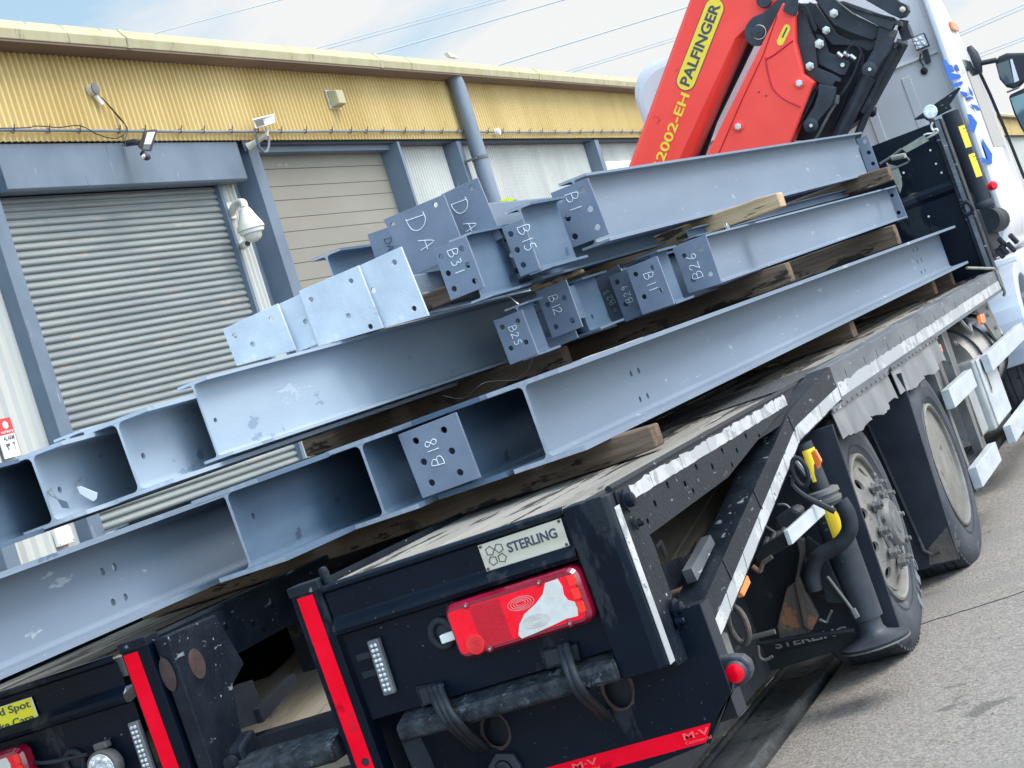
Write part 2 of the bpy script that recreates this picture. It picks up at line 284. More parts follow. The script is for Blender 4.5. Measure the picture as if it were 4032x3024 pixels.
ASPH=mat('asphalt',(.185,.166,.149),(.285,.26,.236),42,.92,bump=.9,bsc=80,spots=[((.085,.08,.073),48,.63),((.40,.375,.34),52,.65),((.215,.198,.18),.8,.55,(1,.4,1)),((.135,.125,.115),1.6,.62),((.06,.055,.052),2.8,.72)],thr=(.36,.64),spec=.25)
GUTC=mat('gutter_concrete',(.05,.055,.06),(.095,.10,.105),10,.85,bump=.4,bsc=80,spots=[((.03,.03,.03),14,.62),((.15,.15,.15),30,.70)])
GUTD=mat('gutter_edge_asphalt',(.035,.037,.04),(.07,.07,.07),20,.85,bump=.6,bsc=60)
SIGNR=mat('sign_red',(.75,.05,.06),rough=.4)
SIGNW=mat('sign_white',(.80,.79,.74),rough=.4)
SIGNK=mat('sign_ink',(.07,.08,.10),rough=.6)
STRAPM=mat('polyester_strap',(.20,.20,.16),(.30,.30,.25),30,.8,bump=.3,bsc=200)
PYLM=mat('pylon_steel',(.52,.55,.58),rough=.7)
MESHM=mat('tread_mesh_strip',(.022,.024,.026),(.10,.10,.10),75,.55,metal=.3,bump=.9,bsc=90)
PATCH=mat('worn_primer_patch',(.045,.03,.03),(.085,.05,.045),14,.5,bump=.2,spec=.3)
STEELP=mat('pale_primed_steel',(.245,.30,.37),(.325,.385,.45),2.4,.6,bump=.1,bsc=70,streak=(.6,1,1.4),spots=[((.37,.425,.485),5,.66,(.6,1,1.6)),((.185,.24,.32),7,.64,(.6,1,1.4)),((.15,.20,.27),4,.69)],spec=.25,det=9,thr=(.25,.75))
# ------------------------------------------------------------------ ground (follows the cross-fall of the road under the truck, level beyond)
def gz(y): return 0.0
mb=MB()
XS=[-400,-30,-8,0,4,9,16,40,400]
def yz(y):                                     # ground height in world for a truck-frame y
    yc=max(-7.0,min(7.4,y)); p=TM@V(0,yc,0); return V(0,p.y+(y-yc),p.z)
YS=[-400,-60,-7,-3,.30,.74,3,6.2,7.4,60,400]
for i in range(len(XS)-1):
    for j in range(len(YS)-1):
        if YS[j]==.30 and XS[i]<40: continue
        q=[(XS[i],YS[j]),(XS[i+1],YS[j]),(XS[i+1],YS[j+1]),(XS[i],YS[j+1])]
        mb.add([yz(b)+V(a,0,0) for a,b in q],[(0,1,2,3)])
solo('ground','','',mb,ASPH,'B',kind='structure',base=(0,0,0))
def T2B(p): return TM@Vector(p)
# drainage channel running along under the truck: dished concrete blocks between two broken edges
mb=MB();prof=[(.30,0),(.405,-.002),(.42,-.02),(.47,-.022),(.475,-.006),(.50,-.004)]
def strip(prof,mat_,name,x0=-60,x1=60,step=.1,jit=.004):
    mb=MB();R=[];n=int((x1-x0)/step)
    nx=[-60,-12]+[ -6+i*.06 for i in range(0,260)]+[12,40,60]
    for x in nx:
        R.append([TM@V(x,y+random.uniform(-jit,jit)*(1 if 0<k<len(prof)-1 else 0),z+random.uniform(-jit,jit)*.25) for k,(y,z) in enumerate(prof)])
    m=len(prof);vs=[p for r_ in R for p in r_]
    mb.add(vs,[(a*m+i,(a+1)*m+i,(a+1)*m+i+1,a*m+i+1) for a in range(len(R)-1) for i in range(m-1)])
    return solo(name,'','',mb,mat_,'B',kind='structure',base=(0,0,0))
strip([(.30,.0),(.36,.001),(.405,0)],ASPH,'road_edge',jit=.002)
strip([(.405,0),(.412,-.018),(.43,-.024),(.45,-.02),(.462,.006)],GUTD,'channel_joint')
strip([(.462,.006),(.478,.010),(.495,.008),(.505,-.004)],GUTC,'channel_lip',jit=.003)
mb=MB();x=-6.
i=0
while x<12:
    l=.62 if i%2 else .9
    mb.prism([TM@V(x+.006,.507,-.004),TM@V(x+.006,.60,-.020),TM@V(x+.006,.70,-.008),TM@V(x+.006,.70,-.09),TM@V(x+.006,.507,-.09)],V(l-.016,0,0));x+=l;i+=1
solo('drainage_channel','','',mb,GUTC,'B',kind='structure',bevel=.006,base=(0,0,0))
strip([(.50,-.05),(.71,-.05)],GUTD,'channel_bed',jit=0)
strip([(.695,-.03),(.712,-.016),(.72,.0),(.74,0)],GUTD,'far_channel_edge')
# a fine crack / tar joint across the road beside the wheels
mb=MB();P=[TM@V(3.45-.19*(y+.0)+random.uniform(-.012,.012),y,.001) for y in [ .25-.05*k for k in range(60)]]
mb.tube(P,.0035,4);solo('road_joint','','',mb,GUTD,'B',kind='structure')
# ------------------------------------------------------------------ industrial unit
bl=Thing('industrial_unit','long industrial unit with yellow corrugated fascia and grey roller doors behind the truck','building',(12,6.8,-.29),fr='B')
def corr(x0,x1,z0,z1,y,pitch,dep,th=.0,duty=.5):
    mb=MB();P=[];n=int((x1-x0)/pitch)
    for i in range(n+1):
        x=x0+i*pitch
        for a,h in ((0,0),(.18,0),(.36,1),(.68,1),(.86,0)): P.append((x+a*pitch,y-h*dep))
    m=len(P)
    mb.add([V(a,b,z0) for a,b in P]+[V(a,b,z1) for a,b in P],[(i,i+1,i+1+m,i+m) for i in range(m-1)]);return mb
bl.part('yellow_cladding',corr(-12,62,4.275,5.01,6.6,.081,.028),YCLAD,fixn=False)
o=bl.part('gutter',MB(),GUTT)
def gutter(x0,x1):
    pr=[(6.60,5.008),(6.352,5.008),(6.335,5.085),(6.40,5.178),(6.60,5.185)]
    return MB().prism([V(x0,a,b) for a,b in pr],V(x1-x0,0,0))
bpy.data.objects.remove(o)
xj=-11.0
while xj<100:
    bl.part('gutter',gutter(xj+.004,xj+5.116),GUTT,bevel=.006)
    if 4<xj<30:
        m2=MB().prism([V(xj-.045,a,b) for a,b in [(6.60,5.004),(6.346,5.004),(6.329,5.085),(6.394,5.183),(6.60,5.19)]],V(.075,0,0));bl.part('gutter_joint',m2,GUTT)
    xj+=5.12
bl.part('soffit',MB().box((-12,6.36,4.99),(100,6.6,5.006)),SOFF)
bl.part('roof',MB().prism([V(-12,6.62,5.10),V(-12,14,5.9),V(-12,21.4,5.1),V(-12,21.4,5.0),V(-12,6.62,5.0)],V(112,0,0)),GREYM)
bl.part('wall',MB().box((-12,6.95,-.6),(100,21,5.0)),BDARK)
bl.part('yellow_cladding',corr(62,100,4.275,5.01,6.6,.081,.028),YCLAD,fixn=False)
bl.part('fascia_rail',MB().box((-12,6.64,4.25),(100,6.9,4.30)),BDARK)
bl.part('white_cladding',corr(-12,7.24,-.3,4.27,6.8,.15,.03),WCLAD,fixn=False)
bl.part('white_cladding',corr(15.02,16.70,-.3,4.27,6.8,.076,.02),WCLAD,fixn=False)
bl.part('white_cladding',corr(16.8,22.0,-.3,4.27,6.8,.076,.02),WCLAD,fixn=False)
bl.part('white_cladding',corr(22.2,100,-.3,4.27,6.8,.076,.02),WCLAD,fixn=False)
# steelwork
for (x0,x1,y0,nm) in ((7.30,7.47,6.65,0),(11.50,11.70,6.62,0),(14.95,15.01,6.6,0),(16.70,16.84,6.6,0),(22.03,22.2,6.6,0),(6.2,6.36,6.62,0)):
    m2=MB()
    m2.box((x0,y0,-.3),(x1,y0+.014,4.25));m2.box((x0,6.84,-.3),(x1,6.854,4.25));m2.box(((x0+.002),y0+.014,-.3),(x0+.016,6.84,4.25))
    bl.part('column',m2,BSTEEL)
for (x0,x1) in ((27.3,27.5),(32.6,32.8),(38,38.2)):
    bl.part('column',MB().box((x0,6.6,-.3),(x1,6.82,4.25)),BSTEEL)
bl.part('door_header',MB().box((11.70,6.70,4.19),(14.95,6.86,4.25)),BSTEEL)
bl.part('door_reveal',MB().box((11.23,6.84,-.3),(11.50,6.90,4.25)),BSTEEL2 if 'BSTEEL2' in globals() else BSTEEL)
# roller shutter with housing
m2=MB()
m2.prism([V(7.535,6.60,4.262),V(7.535,6.60,3.91),V(7.535,6.62,3.895),V(7.535,6.74,3.90),V(7.535,6.92,3.93),V(7.535,6.92,4.262)],V(3.75,0,0))
bl.part('shutter_housing',m2,BSTEEL,bevel=.004)
sh=MB();P=[];z=-.28;pit=.0615
while z<3.9:
    for a,h in ((0,-.005),(.07,.0),(.10,.008),(.22,.015),(.40,.018),(.58,.015),(.72,.007),(.78,.001),(.93,.001),(.96,-.005)): P.append((z+a*pit,6.80-h))
    z+=pit
m=len(P);sh.add([V(7.44,b,a) for a,b in P]+[V(10.98,b,a) for a,b in P],[(i,i+1,i+1+m,i+m) for i in range(m-1)])
rs=bl.part('roller_shutter',sh,SHUT,smooth=35,fixn=False)
bl.part('shutter_guide',MB().box((10.945,6.74,-.3),(11.0,6.80,3.9)),BSTEEL)
bl.part('white_trim',corr(11.0,11.24,-.3,3.905,6.79,.08,.02),WCLAD,fixn=False)
bl.part('shutter_guide',MB().box((7.40,6.70,-.3),(7.46,6.81,3.9)),BSTEEL)
# sectional door
m2=MB();z=-.28;k=0
while z<4.18:
    hh=.142 if k%2 else .178
    m2.box((11.70,6.83,z),(14.95,6.85,min(z+hh-.006,4.19)));z+=hh;k+=1
m2.box((11.70,6.846,-.3),(14.95,6.87,4.19))
bl.part('sectional_door',m2,SECT)
bl.part('white_door',MB().box((22.75,6.76,-.3),(26.0,6.79,3.96)),SIGNW)
# drainpipe
dp=MB().tube([V(16.9,6.47,5.0),V(16.9,6.45,4.9),V(16.9,6.45,0)],.095,20)
q=bl.part('drainpipe',dp,PIPEM,smooth=True)
bl.part('pipe_bracket',MB().lathe((16.9,6.45,3.97),(0,0,1),[(0,.098),(0,.106),(.035,.106),(.035,.098)],24).box((16.74,6.44,3.975),(16.80,6.62,4.0)),GREYM,q)
# conduit with ties
def cond(x0,x1,y,z,th=.013):
    return MB().tube([V(x0+(x1-x0)*i/60,y+.004*math.sin(i*1.7),z+.006*math.sin(i*.9)) for i in range(61)],th,8)
cd=bl.part('conduit',cond(-12,60,6.545,4.347),PIPEM,smooth=True)
m2=MB();x=-2.
while x<40:
    m2.tube([V(x,6.545,4.347)+V(.0,.02*math.cos(a),.02*math.sin(a)) for a in (0,1,2,3,4,5,6.2)],.004,4)
    m2.tube([V(x,6.525,4.355),V(x-.02,6.50,4.385)],.004,4);x+=random.uniform(.38,.62)
bl.part('cable_tie',m2,CABLEM,cd)
bl.part('conduit_box',MB().lathe((17.93,6.53,4.335),(0,-1,0),[(0,.045),(.05,.045),(.055,.03)],16),WPLAS,cd)
bl.part('power_cable',MB().tube(catmull([V(-3,6.50,4.37),V(5,6.51,4.36),V(7.6,6.51,4.355),V(8.0,6.5,4.37),V(8.3,6.50,4.36),V(8.6,6.5,4.375),V(8.8,6.49,4.30),V(9.02,6.49,4.265),V(9.2,6.49,4.30),V(9.28,6.50,4.38),V(9.20,6.52,4.52),V(9.1,6.53,4.63)],6),.0045,6),CABLEM,cd)
bl.part('power_cable',MB().tube(catmull([V(9.1,6.53,4.63),V(9.25,6.52,4.45),V(9.33,6.52,4.36),V(9.2,6.5,4.25),V(9.1,6.45,4.19),V(9.0,6.42,4.185)],6),.004,6),CABLEM,cd)
# things fixed to the wall
jb=Thing('junction_box','round grey junction box with cables hanging from it, alone on the yellow cladding','junction box',(9.03,6.575,4.70),fr='B')
jb.part('body',MB().lathe((9.03,6.575,4.70),(0,-1,0),[(0,.05),(.05,.05)],20),CREAM,smooth=True)
jb.part('lid',MB().lathe((9.03,6.525,4.70),(0,-1,0),[(0,.052),(.012,.052),(.014,.045)],20),GREYM,smooth=True)
jb.part('cable_gland',MB().cyl(V(9.045,6.55,4.655),V(9.09,6.54,4.57),.02,12),WPLAS,smooth=True)
bx=Thing('alarm_box','cream alarm bell box with chamfered lid, high on the yellow fascia left of the drainpipe','alarm box',(13.6,6.58,4.66),fr='B')
bx.part('backplate',MB().box((13.45,6.56,4.60),(13.68,6.575,4.80)),CREAM)
bx.part('cover',MB().loft([V(13.46,6.56,4.605),V(13.67,6.56,4.605),V(13.67,6.56,4.79),V(13.46,6.56,4.79)],[V(13.48,6.46,4.625),V(13.65,6.46,4.625),V(13.65,6.46,4.77),V(13.48,6.46,4.77)]),GUTT,bevel=.01)
fl=Thing('floodlight','square black floodlight with glass face and motion sensor, above the roller shutter housing','floodlight',(9.1,6.5,4.2),fr='B')
def zb(z,p,y): return Z(z,[p],'y',y,'B')[0]
P1=[zb('n',p,6.28) for p in ((1590,1425),(1715,1415),(1650,1650),(1545,1640))]
P2=[zb('n',p,6.36) for p in ((1565,1418),(1700,1405),(1620,1640),(1500,1600))]
fl.part('body',MB().loft(P1,P2),LINK,bevel=.006)
P3=[zb('n',p,6.275) for p in ((1608,1440),(1690,1435),(1642,1570),(1572,1570))];P4=[zb('n',p,6.275) for p in ((1568,1575),(1640,1575),(1622,1630),(1552,1625))]
fl.part('lens',MB().prism(P3,V(0,.004,0)),mat('flood_reflector',(.62,.62,.52),rough=.2));fl.part('led_window',MB().prism(P4,V(0,.004,0)),GLASS)
fl.part('bracket',MB().tube([zb('n',(1370,1560),6.56),zb('n',(1480,1545),6.45),zb('n',(1540,1560),6.36)],.028,8),LINK)
fl.part('sensor',MB().lathe(zb('1',(880,950),6.32),(0,-.6,-.8),[(0,.02),(.03,.03),(.07,.03),(.085,.018)],14),LINK,smooth=True)
fl.part('sensor_lens',MB().lathe(zb('1',(888,972),6.28),(0,-.6,-.8),[(0,.022),(.012,.02),(.02,.01)],14),WPLAS,smooth=True)
# box camera on bracket
cm=Thing('security_camera','boxy white camera with a looped cable on an arm at the steel post top','security camera',(11.45,6.62,4.2),fr='B')
c0=V(11.32,6.32,4.40);cb=MB()
A=[zb('1',p,6.22) for p in ((1575,740),(1650,722),(1665,780),(1590,800))];Bq=[zb('1',p,6.44) for p in ((1625,730),(1705,712),(1715,765),(1640,785))]
cm.part('body',MB().loft(A,Bq),WPLAS,bevel=.006)
cm.part('sunshield',MB().loft([zb('1',p,6.19) for p in ((1566,742),(1655,720),(1657,727),(1568,749))],[zb('1',p,6.46) for p in ((1620,728),(1708,706),(1710,713),(1622,735))]),WPLAS)
cm.part('lens_window',MB().prism([zb('1',p,6.215) for p in ((1588,755),(1635,742),(1648,775),(1600,790))],V(0,.003,0)),GLASS)
cm.part('arm',MB().tube([zb('1',(1662,800),6.36),zb('1',(1660,835),6.37),zb('1',(1600,880),6.5),zb('1',(1540,915),6.6)],[.018,.022,.026,.04],10),CREAM,smooth=True)
cm.part('wall_plate',MB().prism([zb('1',p,6.605) for p in ((1500,862),(1535,855),(1560,925),(1530,940))],V(0,.012,0)),BSTEEL)
cm.part('cable',MB().tube(catmull([zb('1',p,6.45) for p in ((1585,800),(1600,880),(1625,930),(1655,945),(1672,900),(1668,840))],6),.012,8),PIPEM,smooth=True)
# dome camera
dc=Thing('dome_camera','large cream dome camera hanging from a curved wall bracket beside the roller shutter','dome camera',(11.1,6.78,3.6),fr='B')
dcx=zb('1',(1545,1300),6.5)
dc.part('wall_plate',MB().prism([zb('1',p,6.755) for p in ((1408,1262),(1440,1255),(1475,1355),(1440,1362))],V(0,.02,0)),CREAM)
dc.part('bracket',MB().tube(catmull([zb('1',(1440,1330),6.74),zb('1',(1455,1290),6.68),zb('1',(1485,1262),6.60),zb('1',(1512,1262),6.52),zb('1',(1522,1295),6.5)],5),.036,12),CREAM,smooth=True)
top=zb('1',(1520,1290),6.5)
dc.part('housing',MB().lathe(top,(0,0,-1),[(0,.035),(.02,.05),(.10,.085),(.17,.12),(.205,.128),(.21,.12)],32),CREAM,smooth=True)
dc.part('collar',MB().lathe(top+V(0,0,-.212),(0,0,-1),[(0,.118),(.03,.112),(.035,.09)],32),WPLAS,smooth=True)
dc.part('dome',MB().lathe(top+V(0,0,-.245),(0,0,-1),[(0,.085),(.03,.082),(.06,.065),(.08,.03)],24),CREAM,smooth=True)
bc=Thing('bullet_camera','small round white bullet camera fixed below the dome camera','bullet camera',(11.12,6.77,3.3),fr='B')
b0=zb('1',(1508,1525),6.74);b1=zb('1',(1540,1515),6.60)
bc.part('body',MB().lathe(b0,b1-b0,[(0,.045),(.02,.045),(.022,.034),(.14,.038),(.15,.034)],20),WPLAS,smooth=True)
bc.part('lens',MB().lathe(b1+(b1-b0).normalized()*.006,b1-b0,[(0,.026),(.004,.024)],20),GLASS)
# alarm sign
sg=Thing('alarm_sign','red and white alarm warning sign on the white cladding left of the roller shutter','sign',(6.85,6.75,2.1),fr='B')
a0=V(6.72,6.748,1.975);sw=.19;shh=.285
sg.part('sign_board',MB().box((a0.x,6.748,a0.z),(a0.x+sw,6.757,a0.z+shh)),SIGNW)
sg.part('red_panel',MB().box((a0.x,6.744,a0.z+.17),(a0.x+sw,6.747,a0.z+shh)),SIGNR)
hx=[V(a0.x+.11+.035*math.cos(a),6.7425,a0.z+.235+.03*math.sin(a)) for a in [math.pi*2*i/6+.5 for i in range(6)]]
sg.part('emblem',MB().prism(hx,V(0,-.001,0)),SIGNW)
text(sg,'lettering','verisure',a0+V(.035,-.0045,.178),(1,0,0),(0,0,1),.145,.022,SIGNW)
text(sg,'lettering','ALARM',a0+V(.045,-.001,.125),(1,0,0),(0,0,1),.13,.032,SIGNK,bold=.01)
sg.part('pictogram',MB().prism([a0+V(*p) for p in ((.055,-.001,.075),(.10,-.001,.085),(.10,-.001,.105),(.055,-.001,.10))],V(0,-.001,0)).prism([a0+V(*p) for p in ((.06,-.001,.055),(.075,-.001,.055),(.085,-.001,.075),(.07,-.001,.075))],V(0,-.001,0)),SIGNK)
sg.part('pictogram',MB().prism([a0+V(*p) for p in ((.135,-.001,.105),(.165,-.001,.105),(.15,-.001,.08))],V(0,-.001,0)).box((a0.x+.148,6.745,a0.z+.05),(a0.x+.152,6.747,a0.z+.08)),SIGNK)
wb=Thing('meter_box','small white square cover plate low on the white cladding, below the alarm sign','wall box',(7.1,6.76,1.32),fr='B')
wb.part('cover',MB().box((7.0,6.735,1.26),(7.2,6.765,1.40)),SIGNW,bevel=.004)
m2=MB()
for a,b in ((7.012,1.272),(7.188,1.272),(7.188,1.388)): m2.lathe((a,6.735,b),(0,-1,0),[(0,.006),(.003,.005)],8)
wb.part('screw',m2,CABLEM)
gl=[U(u,v,'y',6.42,'B') for u,v in ((1762,206),(1768,207),(1800,222),(1806,228),(1775,222))]
solo('metal_flashing','bent strip of pale metal flashing sticking up from the gutter top above the drainpipe','flashing',MB().prism(gl,V(.0,.05,.0)),WPLAS,'B')
# ------------------------------------------------------------------ overhead lines and pylon
def wire(label,p,q,x,r=.045,two=0):
    a=U(*p,'x',x,'B');b=U(*q,'x',x,'B');dd=(b-a)
    A=a-dd*3.0;Bq=b+dd*3.0
    mb=MB()
    for k in range(2 if two else 1):
        o=V(0,0,-two*k);mb.tube([A+(Bq-A)*t+o+V(0,0,-4*abs(dd.length)*.002*(t*(1-t))) for t in [i/24 for i in range(25)]],r,6)
    solo('power_line',label,'power line',mb,PYLM,'B',group='overhead power lines')
wire('thin single power line crossing the blue sky at upper left above the gutter',(651,119),(1100,0),140)
wire('twin power line, the first left of centre above the building roof',(1300,174),(1927,0),140,.04,.28)
wire('single thicker power line just right of the first twin line',(1534,196),(2211,0),140,.06)
wire('single power line that ends behind the top of the red crane boom',(1996,245),(2700,28),140,.06)
wire('twin power line lowest in the sky left of the crane boom',(2249,273),(2660,146),140,.035,.22)
wire('upper power line in the white sky right of the cab roof',(3781,127),(4032,17),150)
wire('second power line in the white sky right of the cab roof',(3788,137),(4032,32),150)
wire('third power line, just above the door mirror arm',(3857,211),(4032,146),150)
wire('lowest power line, touching the door mirror arm',(3866,222),(4032,158),150,.035)
py=MB();cx=[U(3862,285,'x',220,'B'),U(3925,425,'x',220,'B')]
base=V(220,cx[1].y-1.5,0);topz=cx[0].z+2
def leg(sx,sy): return [V(220+sx*3.2,cx[1].y+1.5+sy*3.2,-.3),V(220+sx*.5,cx[1].y+1.5+sy*.5,topz)]
for s1,s2 in ((1,1),(1,-1),(-1,1),(-1,-1)): py.tube(leg(s1,s2),.12,5)
N=12
for i in range(N):
    for (a,b) in (((1,1),(1,-1)),((1,-1),(-1,-1)),((-1,-1),(-1,1)),((-1,1),(1,1))):
        A=leg(*a);Bq=leg(*b);t=i/N;u=(i+1)/N
        py.tube([A[0].lerp(A[1],t),Bq[0].lerp(Bq[1],u)],.07,4);py.tube([Bq[0].lerp(Bq[1],t),A[0].lerp(A[1],u)],.07,4)
solo('electricity_pylon','distant grey lattice pylon seen between the cab and the door mirror','pylon',py,PYLM,'B')
# ------------------------------------------------------------------ the load: beams
GRP='primed steel beams and columns stacked on the flatbed'
def beam(label,n,f,h,b,tf=.014,tw=.010,r=.012,mt=None,holes=(),endmat=None,roll=0,cope=None,group=GRP):
    """n=(x,yRight,zBottom) near end, f=far end; one mesh: flanges, web plate with its bolt holes, root fillets"""
    mt=mt or STEEL
    A=V(*n);B=V(*f);L_=(B-A).length;ex=(B-A).normalized();ey=V(0,0,1).cross(ex).normalized();ez=ex.cross(ey)
    if roll: q=Matrix.Rotation(roll,3,ex);ey=q@ey;ez=q@ez
    th=Thing('steel_girder',label,'steel girder',A+ey*b/2,group)
    P=lambda x,y,z:A+ex*x+ey*y+ez*z
    FL=[MB(),MB()]
    for fl,z0,z1 in ((FL[0],0,tf),(FL[1],h-tf,h)):
        fl.loft([P(0,0,z0),P(0,b,z0),P(0,b,z1),P(0,0,z1)],[P(L_,0,z0),P(L_,b,z0),P(L_,b,z1),P(L_,0,z1)])
    wy=b/2-tw/2;e=.0005
    x0=cope or 0
    for sy,wy2 in ((-1,wy),(1,wy+tw)):
        for fl,z_,sz in ((FL[0],tf,1),(FL[1],h-tf,-1)):
            pr=[(wy2,z_)]+[(wy2+sy*r*(1-math.sin(a)),z_+sz*r*(1-math.cos(a))) for a in [math.pi/2*i/4 for i in range(5)]]
            fl.loft([P(x0,a,c) for a,c in pr],[P(L_,a,c) for a,c in pr])
    for fl in FL: th.part('flange',fl,mt,smooth=30)
    w=MB().plate([(x0,tf),(L_,tf),(L_,h-tf),(x0,h-tf)],[circ(hx,hz,hr,14) for hx,hz,hr in holes],P(0,wy,0),ex,ez,ey*tw)
    th.part('web',w,mt)
    # sawn end: a pale cut face 0.6 mm proud of the steel
    if not cope:
        c=MB();q=.004
        for z0,z1 in ((0,tf),(h-tf,h)): c.loft([P(-.0008,q*.2,z0+.001),P(-.0008,b-q*.2,z0+.001),P(-.0008,b-q*.2,z1-.001),P(-.0008,q*.2,z1-.001)],[P(-.0001,q*.2,z0+.001),P(-.0001,b-q*.2,z0+.001),P(-.0001,b-q*.2,z1-.001),P(-.0001,q*.2,z1-.001)])
        rr=r*.8
        pr=[(wy+.001,h-tf-rr),(wy-rr*.3,h-tf-rr*.3),(wy-rr,h-tf),(wy+tw+rr,h-tf),(wy+tw+rr*.3,h-tf-rr*.3),(wy+tw-.001,h-tf-rr),(wy+tw-.001,tf+rr),(wy+tw+rr*.3,tf+rr*.3),(wy+tw+rr,tf),(wy-rr,tf),(wy-rr*.3,tf+rr*.3),(wy+.001,tf+rr)]
        c.loft([P(-.0008,a,z) for a,z in pr],[P(-.0001,a,z) for a,z in pr])
        th.part('cut_end',c,endmat or CUTM)
    th.P=P;th.ex=ex;th.ey=ey;th.ez=ez
    return th
def eplate(th,z,pts,x,holes,thk=.012,hr=.011,mt=None,name='end_plate',label=None):
    """end plate facing the rear: corners TL,TR,BR,BL read off the photo on the plane x, real holes"""
    c=Z(z,pts,'x',x);O=c[0];eu=(c[1]-c[0]);ev=(c[3]-c[0]);w=eu.length;h=ev.length;eu=eu.normalized();ev=ev.normalized()
    # keep it a true plate: use measured corners in (eu,Z-ish) coordinates
    ez=V(0,eu.z,-eu.y)                     # perpendicular in the plane, downwards
    if ez.z>0: ez=-ez
    loc=lambda p:((p-O).dot(eu),(p-O).dot(ez))
    out=[loc(p) for p in c]
    hh=[circ(*loc(Z(z,[p],'x',x)[0]),hr,16) for p in holes]
    o=th.part(name,MB().plate(out,hh,O,eu,ez,V(thk,0,0)),mt or PLATEM,label=label,bevel=.0012)
    return o,c,eu,-ez
def ch(th,pl,txt,z,p,x,h,cw=True,mt=None):
    o,c,eu,up=pl
    q=Z(z,[p],'x',x-.0015)[0]
    e=(-up,eu) if cw else (up,-eu)
    return chalk(th,txt,q,e[0],e[1],h,mt or CHALK,o)
W4=lambda xs:[(x,.075,.011) for x in xs]+[(x,.195,.011) for x in xs]
# bottom layer
L1a=beam('big wide-flange beam on the right of the bottom layer, its long bright web in view',(1.0,.384,1.266),(8.6,.14,1.292),.271,.258,.016,.011,.016,holes=[(x,z,.012) for x in (.955,1.042) for z in (.064,.163)]+[(x,z,.014) for x in (6.60,6.73) for z in (.062,.135,.21)])
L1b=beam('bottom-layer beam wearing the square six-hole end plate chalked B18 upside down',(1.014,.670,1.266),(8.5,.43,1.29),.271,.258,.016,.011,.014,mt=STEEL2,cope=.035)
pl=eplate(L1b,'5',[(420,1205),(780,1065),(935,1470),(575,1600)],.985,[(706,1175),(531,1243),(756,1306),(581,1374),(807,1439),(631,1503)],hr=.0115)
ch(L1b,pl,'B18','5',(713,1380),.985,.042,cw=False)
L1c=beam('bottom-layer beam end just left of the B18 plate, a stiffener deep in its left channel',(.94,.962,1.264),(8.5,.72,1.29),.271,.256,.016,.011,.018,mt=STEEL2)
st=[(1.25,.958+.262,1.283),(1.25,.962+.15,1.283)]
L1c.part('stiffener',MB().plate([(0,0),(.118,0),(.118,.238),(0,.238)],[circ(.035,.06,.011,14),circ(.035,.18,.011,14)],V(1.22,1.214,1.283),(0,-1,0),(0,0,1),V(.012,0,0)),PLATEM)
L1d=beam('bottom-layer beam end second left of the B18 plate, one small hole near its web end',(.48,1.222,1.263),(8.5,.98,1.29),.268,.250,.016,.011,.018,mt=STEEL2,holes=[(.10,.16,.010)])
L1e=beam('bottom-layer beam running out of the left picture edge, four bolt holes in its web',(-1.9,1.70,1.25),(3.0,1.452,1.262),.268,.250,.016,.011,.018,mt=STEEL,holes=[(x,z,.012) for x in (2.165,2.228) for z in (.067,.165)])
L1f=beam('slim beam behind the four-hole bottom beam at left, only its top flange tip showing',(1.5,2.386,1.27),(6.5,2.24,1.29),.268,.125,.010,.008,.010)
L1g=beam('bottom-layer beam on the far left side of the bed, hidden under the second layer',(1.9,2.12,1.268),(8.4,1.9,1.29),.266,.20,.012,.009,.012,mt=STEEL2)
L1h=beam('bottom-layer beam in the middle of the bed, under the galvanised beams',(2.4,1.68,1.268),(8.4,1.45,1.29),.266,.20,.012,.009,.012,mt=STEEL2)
# second layer, left: galvanised / pale beams
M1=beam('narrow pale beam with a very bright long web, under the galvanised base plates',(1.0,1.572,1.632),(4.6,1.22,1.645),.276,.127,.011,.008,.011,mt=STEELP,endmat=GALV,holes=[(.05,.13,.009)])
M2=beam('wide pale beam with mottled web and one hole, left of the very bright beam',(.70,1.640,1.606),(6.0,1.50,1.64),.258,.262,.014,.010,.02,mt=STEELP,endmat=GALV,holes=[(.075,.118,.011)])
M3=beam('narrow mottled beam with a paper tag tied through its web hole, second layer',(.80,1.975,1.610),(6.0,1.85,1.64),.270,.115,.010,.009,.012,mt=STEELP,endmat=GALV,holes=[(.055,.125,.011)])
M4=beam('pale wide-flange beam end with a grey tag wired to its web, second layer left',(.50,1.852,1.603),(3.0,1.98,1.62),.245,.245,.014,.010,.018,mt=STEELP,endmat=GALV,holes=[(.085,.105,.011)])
M5=beam('dark second-layer beam at the left picture edge, its shaded web behind the tagged beams',(-1.2,1.70,1.575),(2.6,2.42,1.62),.25,.22,.014,.010,.014,mt=STEEL2)
def tag(th,label,hole,pts,mt):
    t=Thing('steel_tag',label,'tag',pts[0])
    P=[Vector(p) for p in pts]
    t.part('tag_card',MB().prism(P,V(.0015,0,0)),mt,bevel=.0005)
    m2=MB()
    for k in range(3):
        mid=(hole+P[0])/2+V(-.01,random.uniform(-.012,.012),random.uniform(-.01,.005))
        m2.tube(catmull([hole+V(0,.002*k,0),mid,P[0]+V(0,-.003*k,-.004*k)],5),.0013,5)
    t.part('wire_tie',m2,CHROME)
h3=Z('t',[(822,765)],'x',.84)[0]
tag(None,'crumpled white paper tag hanging in front of the beam ends, on thin twisted wire',h3,Z('t',[(745,905),(775,895),(942,960),(935,1015),(905,1042),(840,1010),(770,965)],'x',.44),SIGNW)
h4=Z('t',[(490,890)],'x',.56)[0]
tag(None,'small blue-grey tag wired through the web hole of the left beam end',h4,Z('t',[(545,1010),(650,1045),(672,1112),(600,1105)],'x',.42),STEEL)
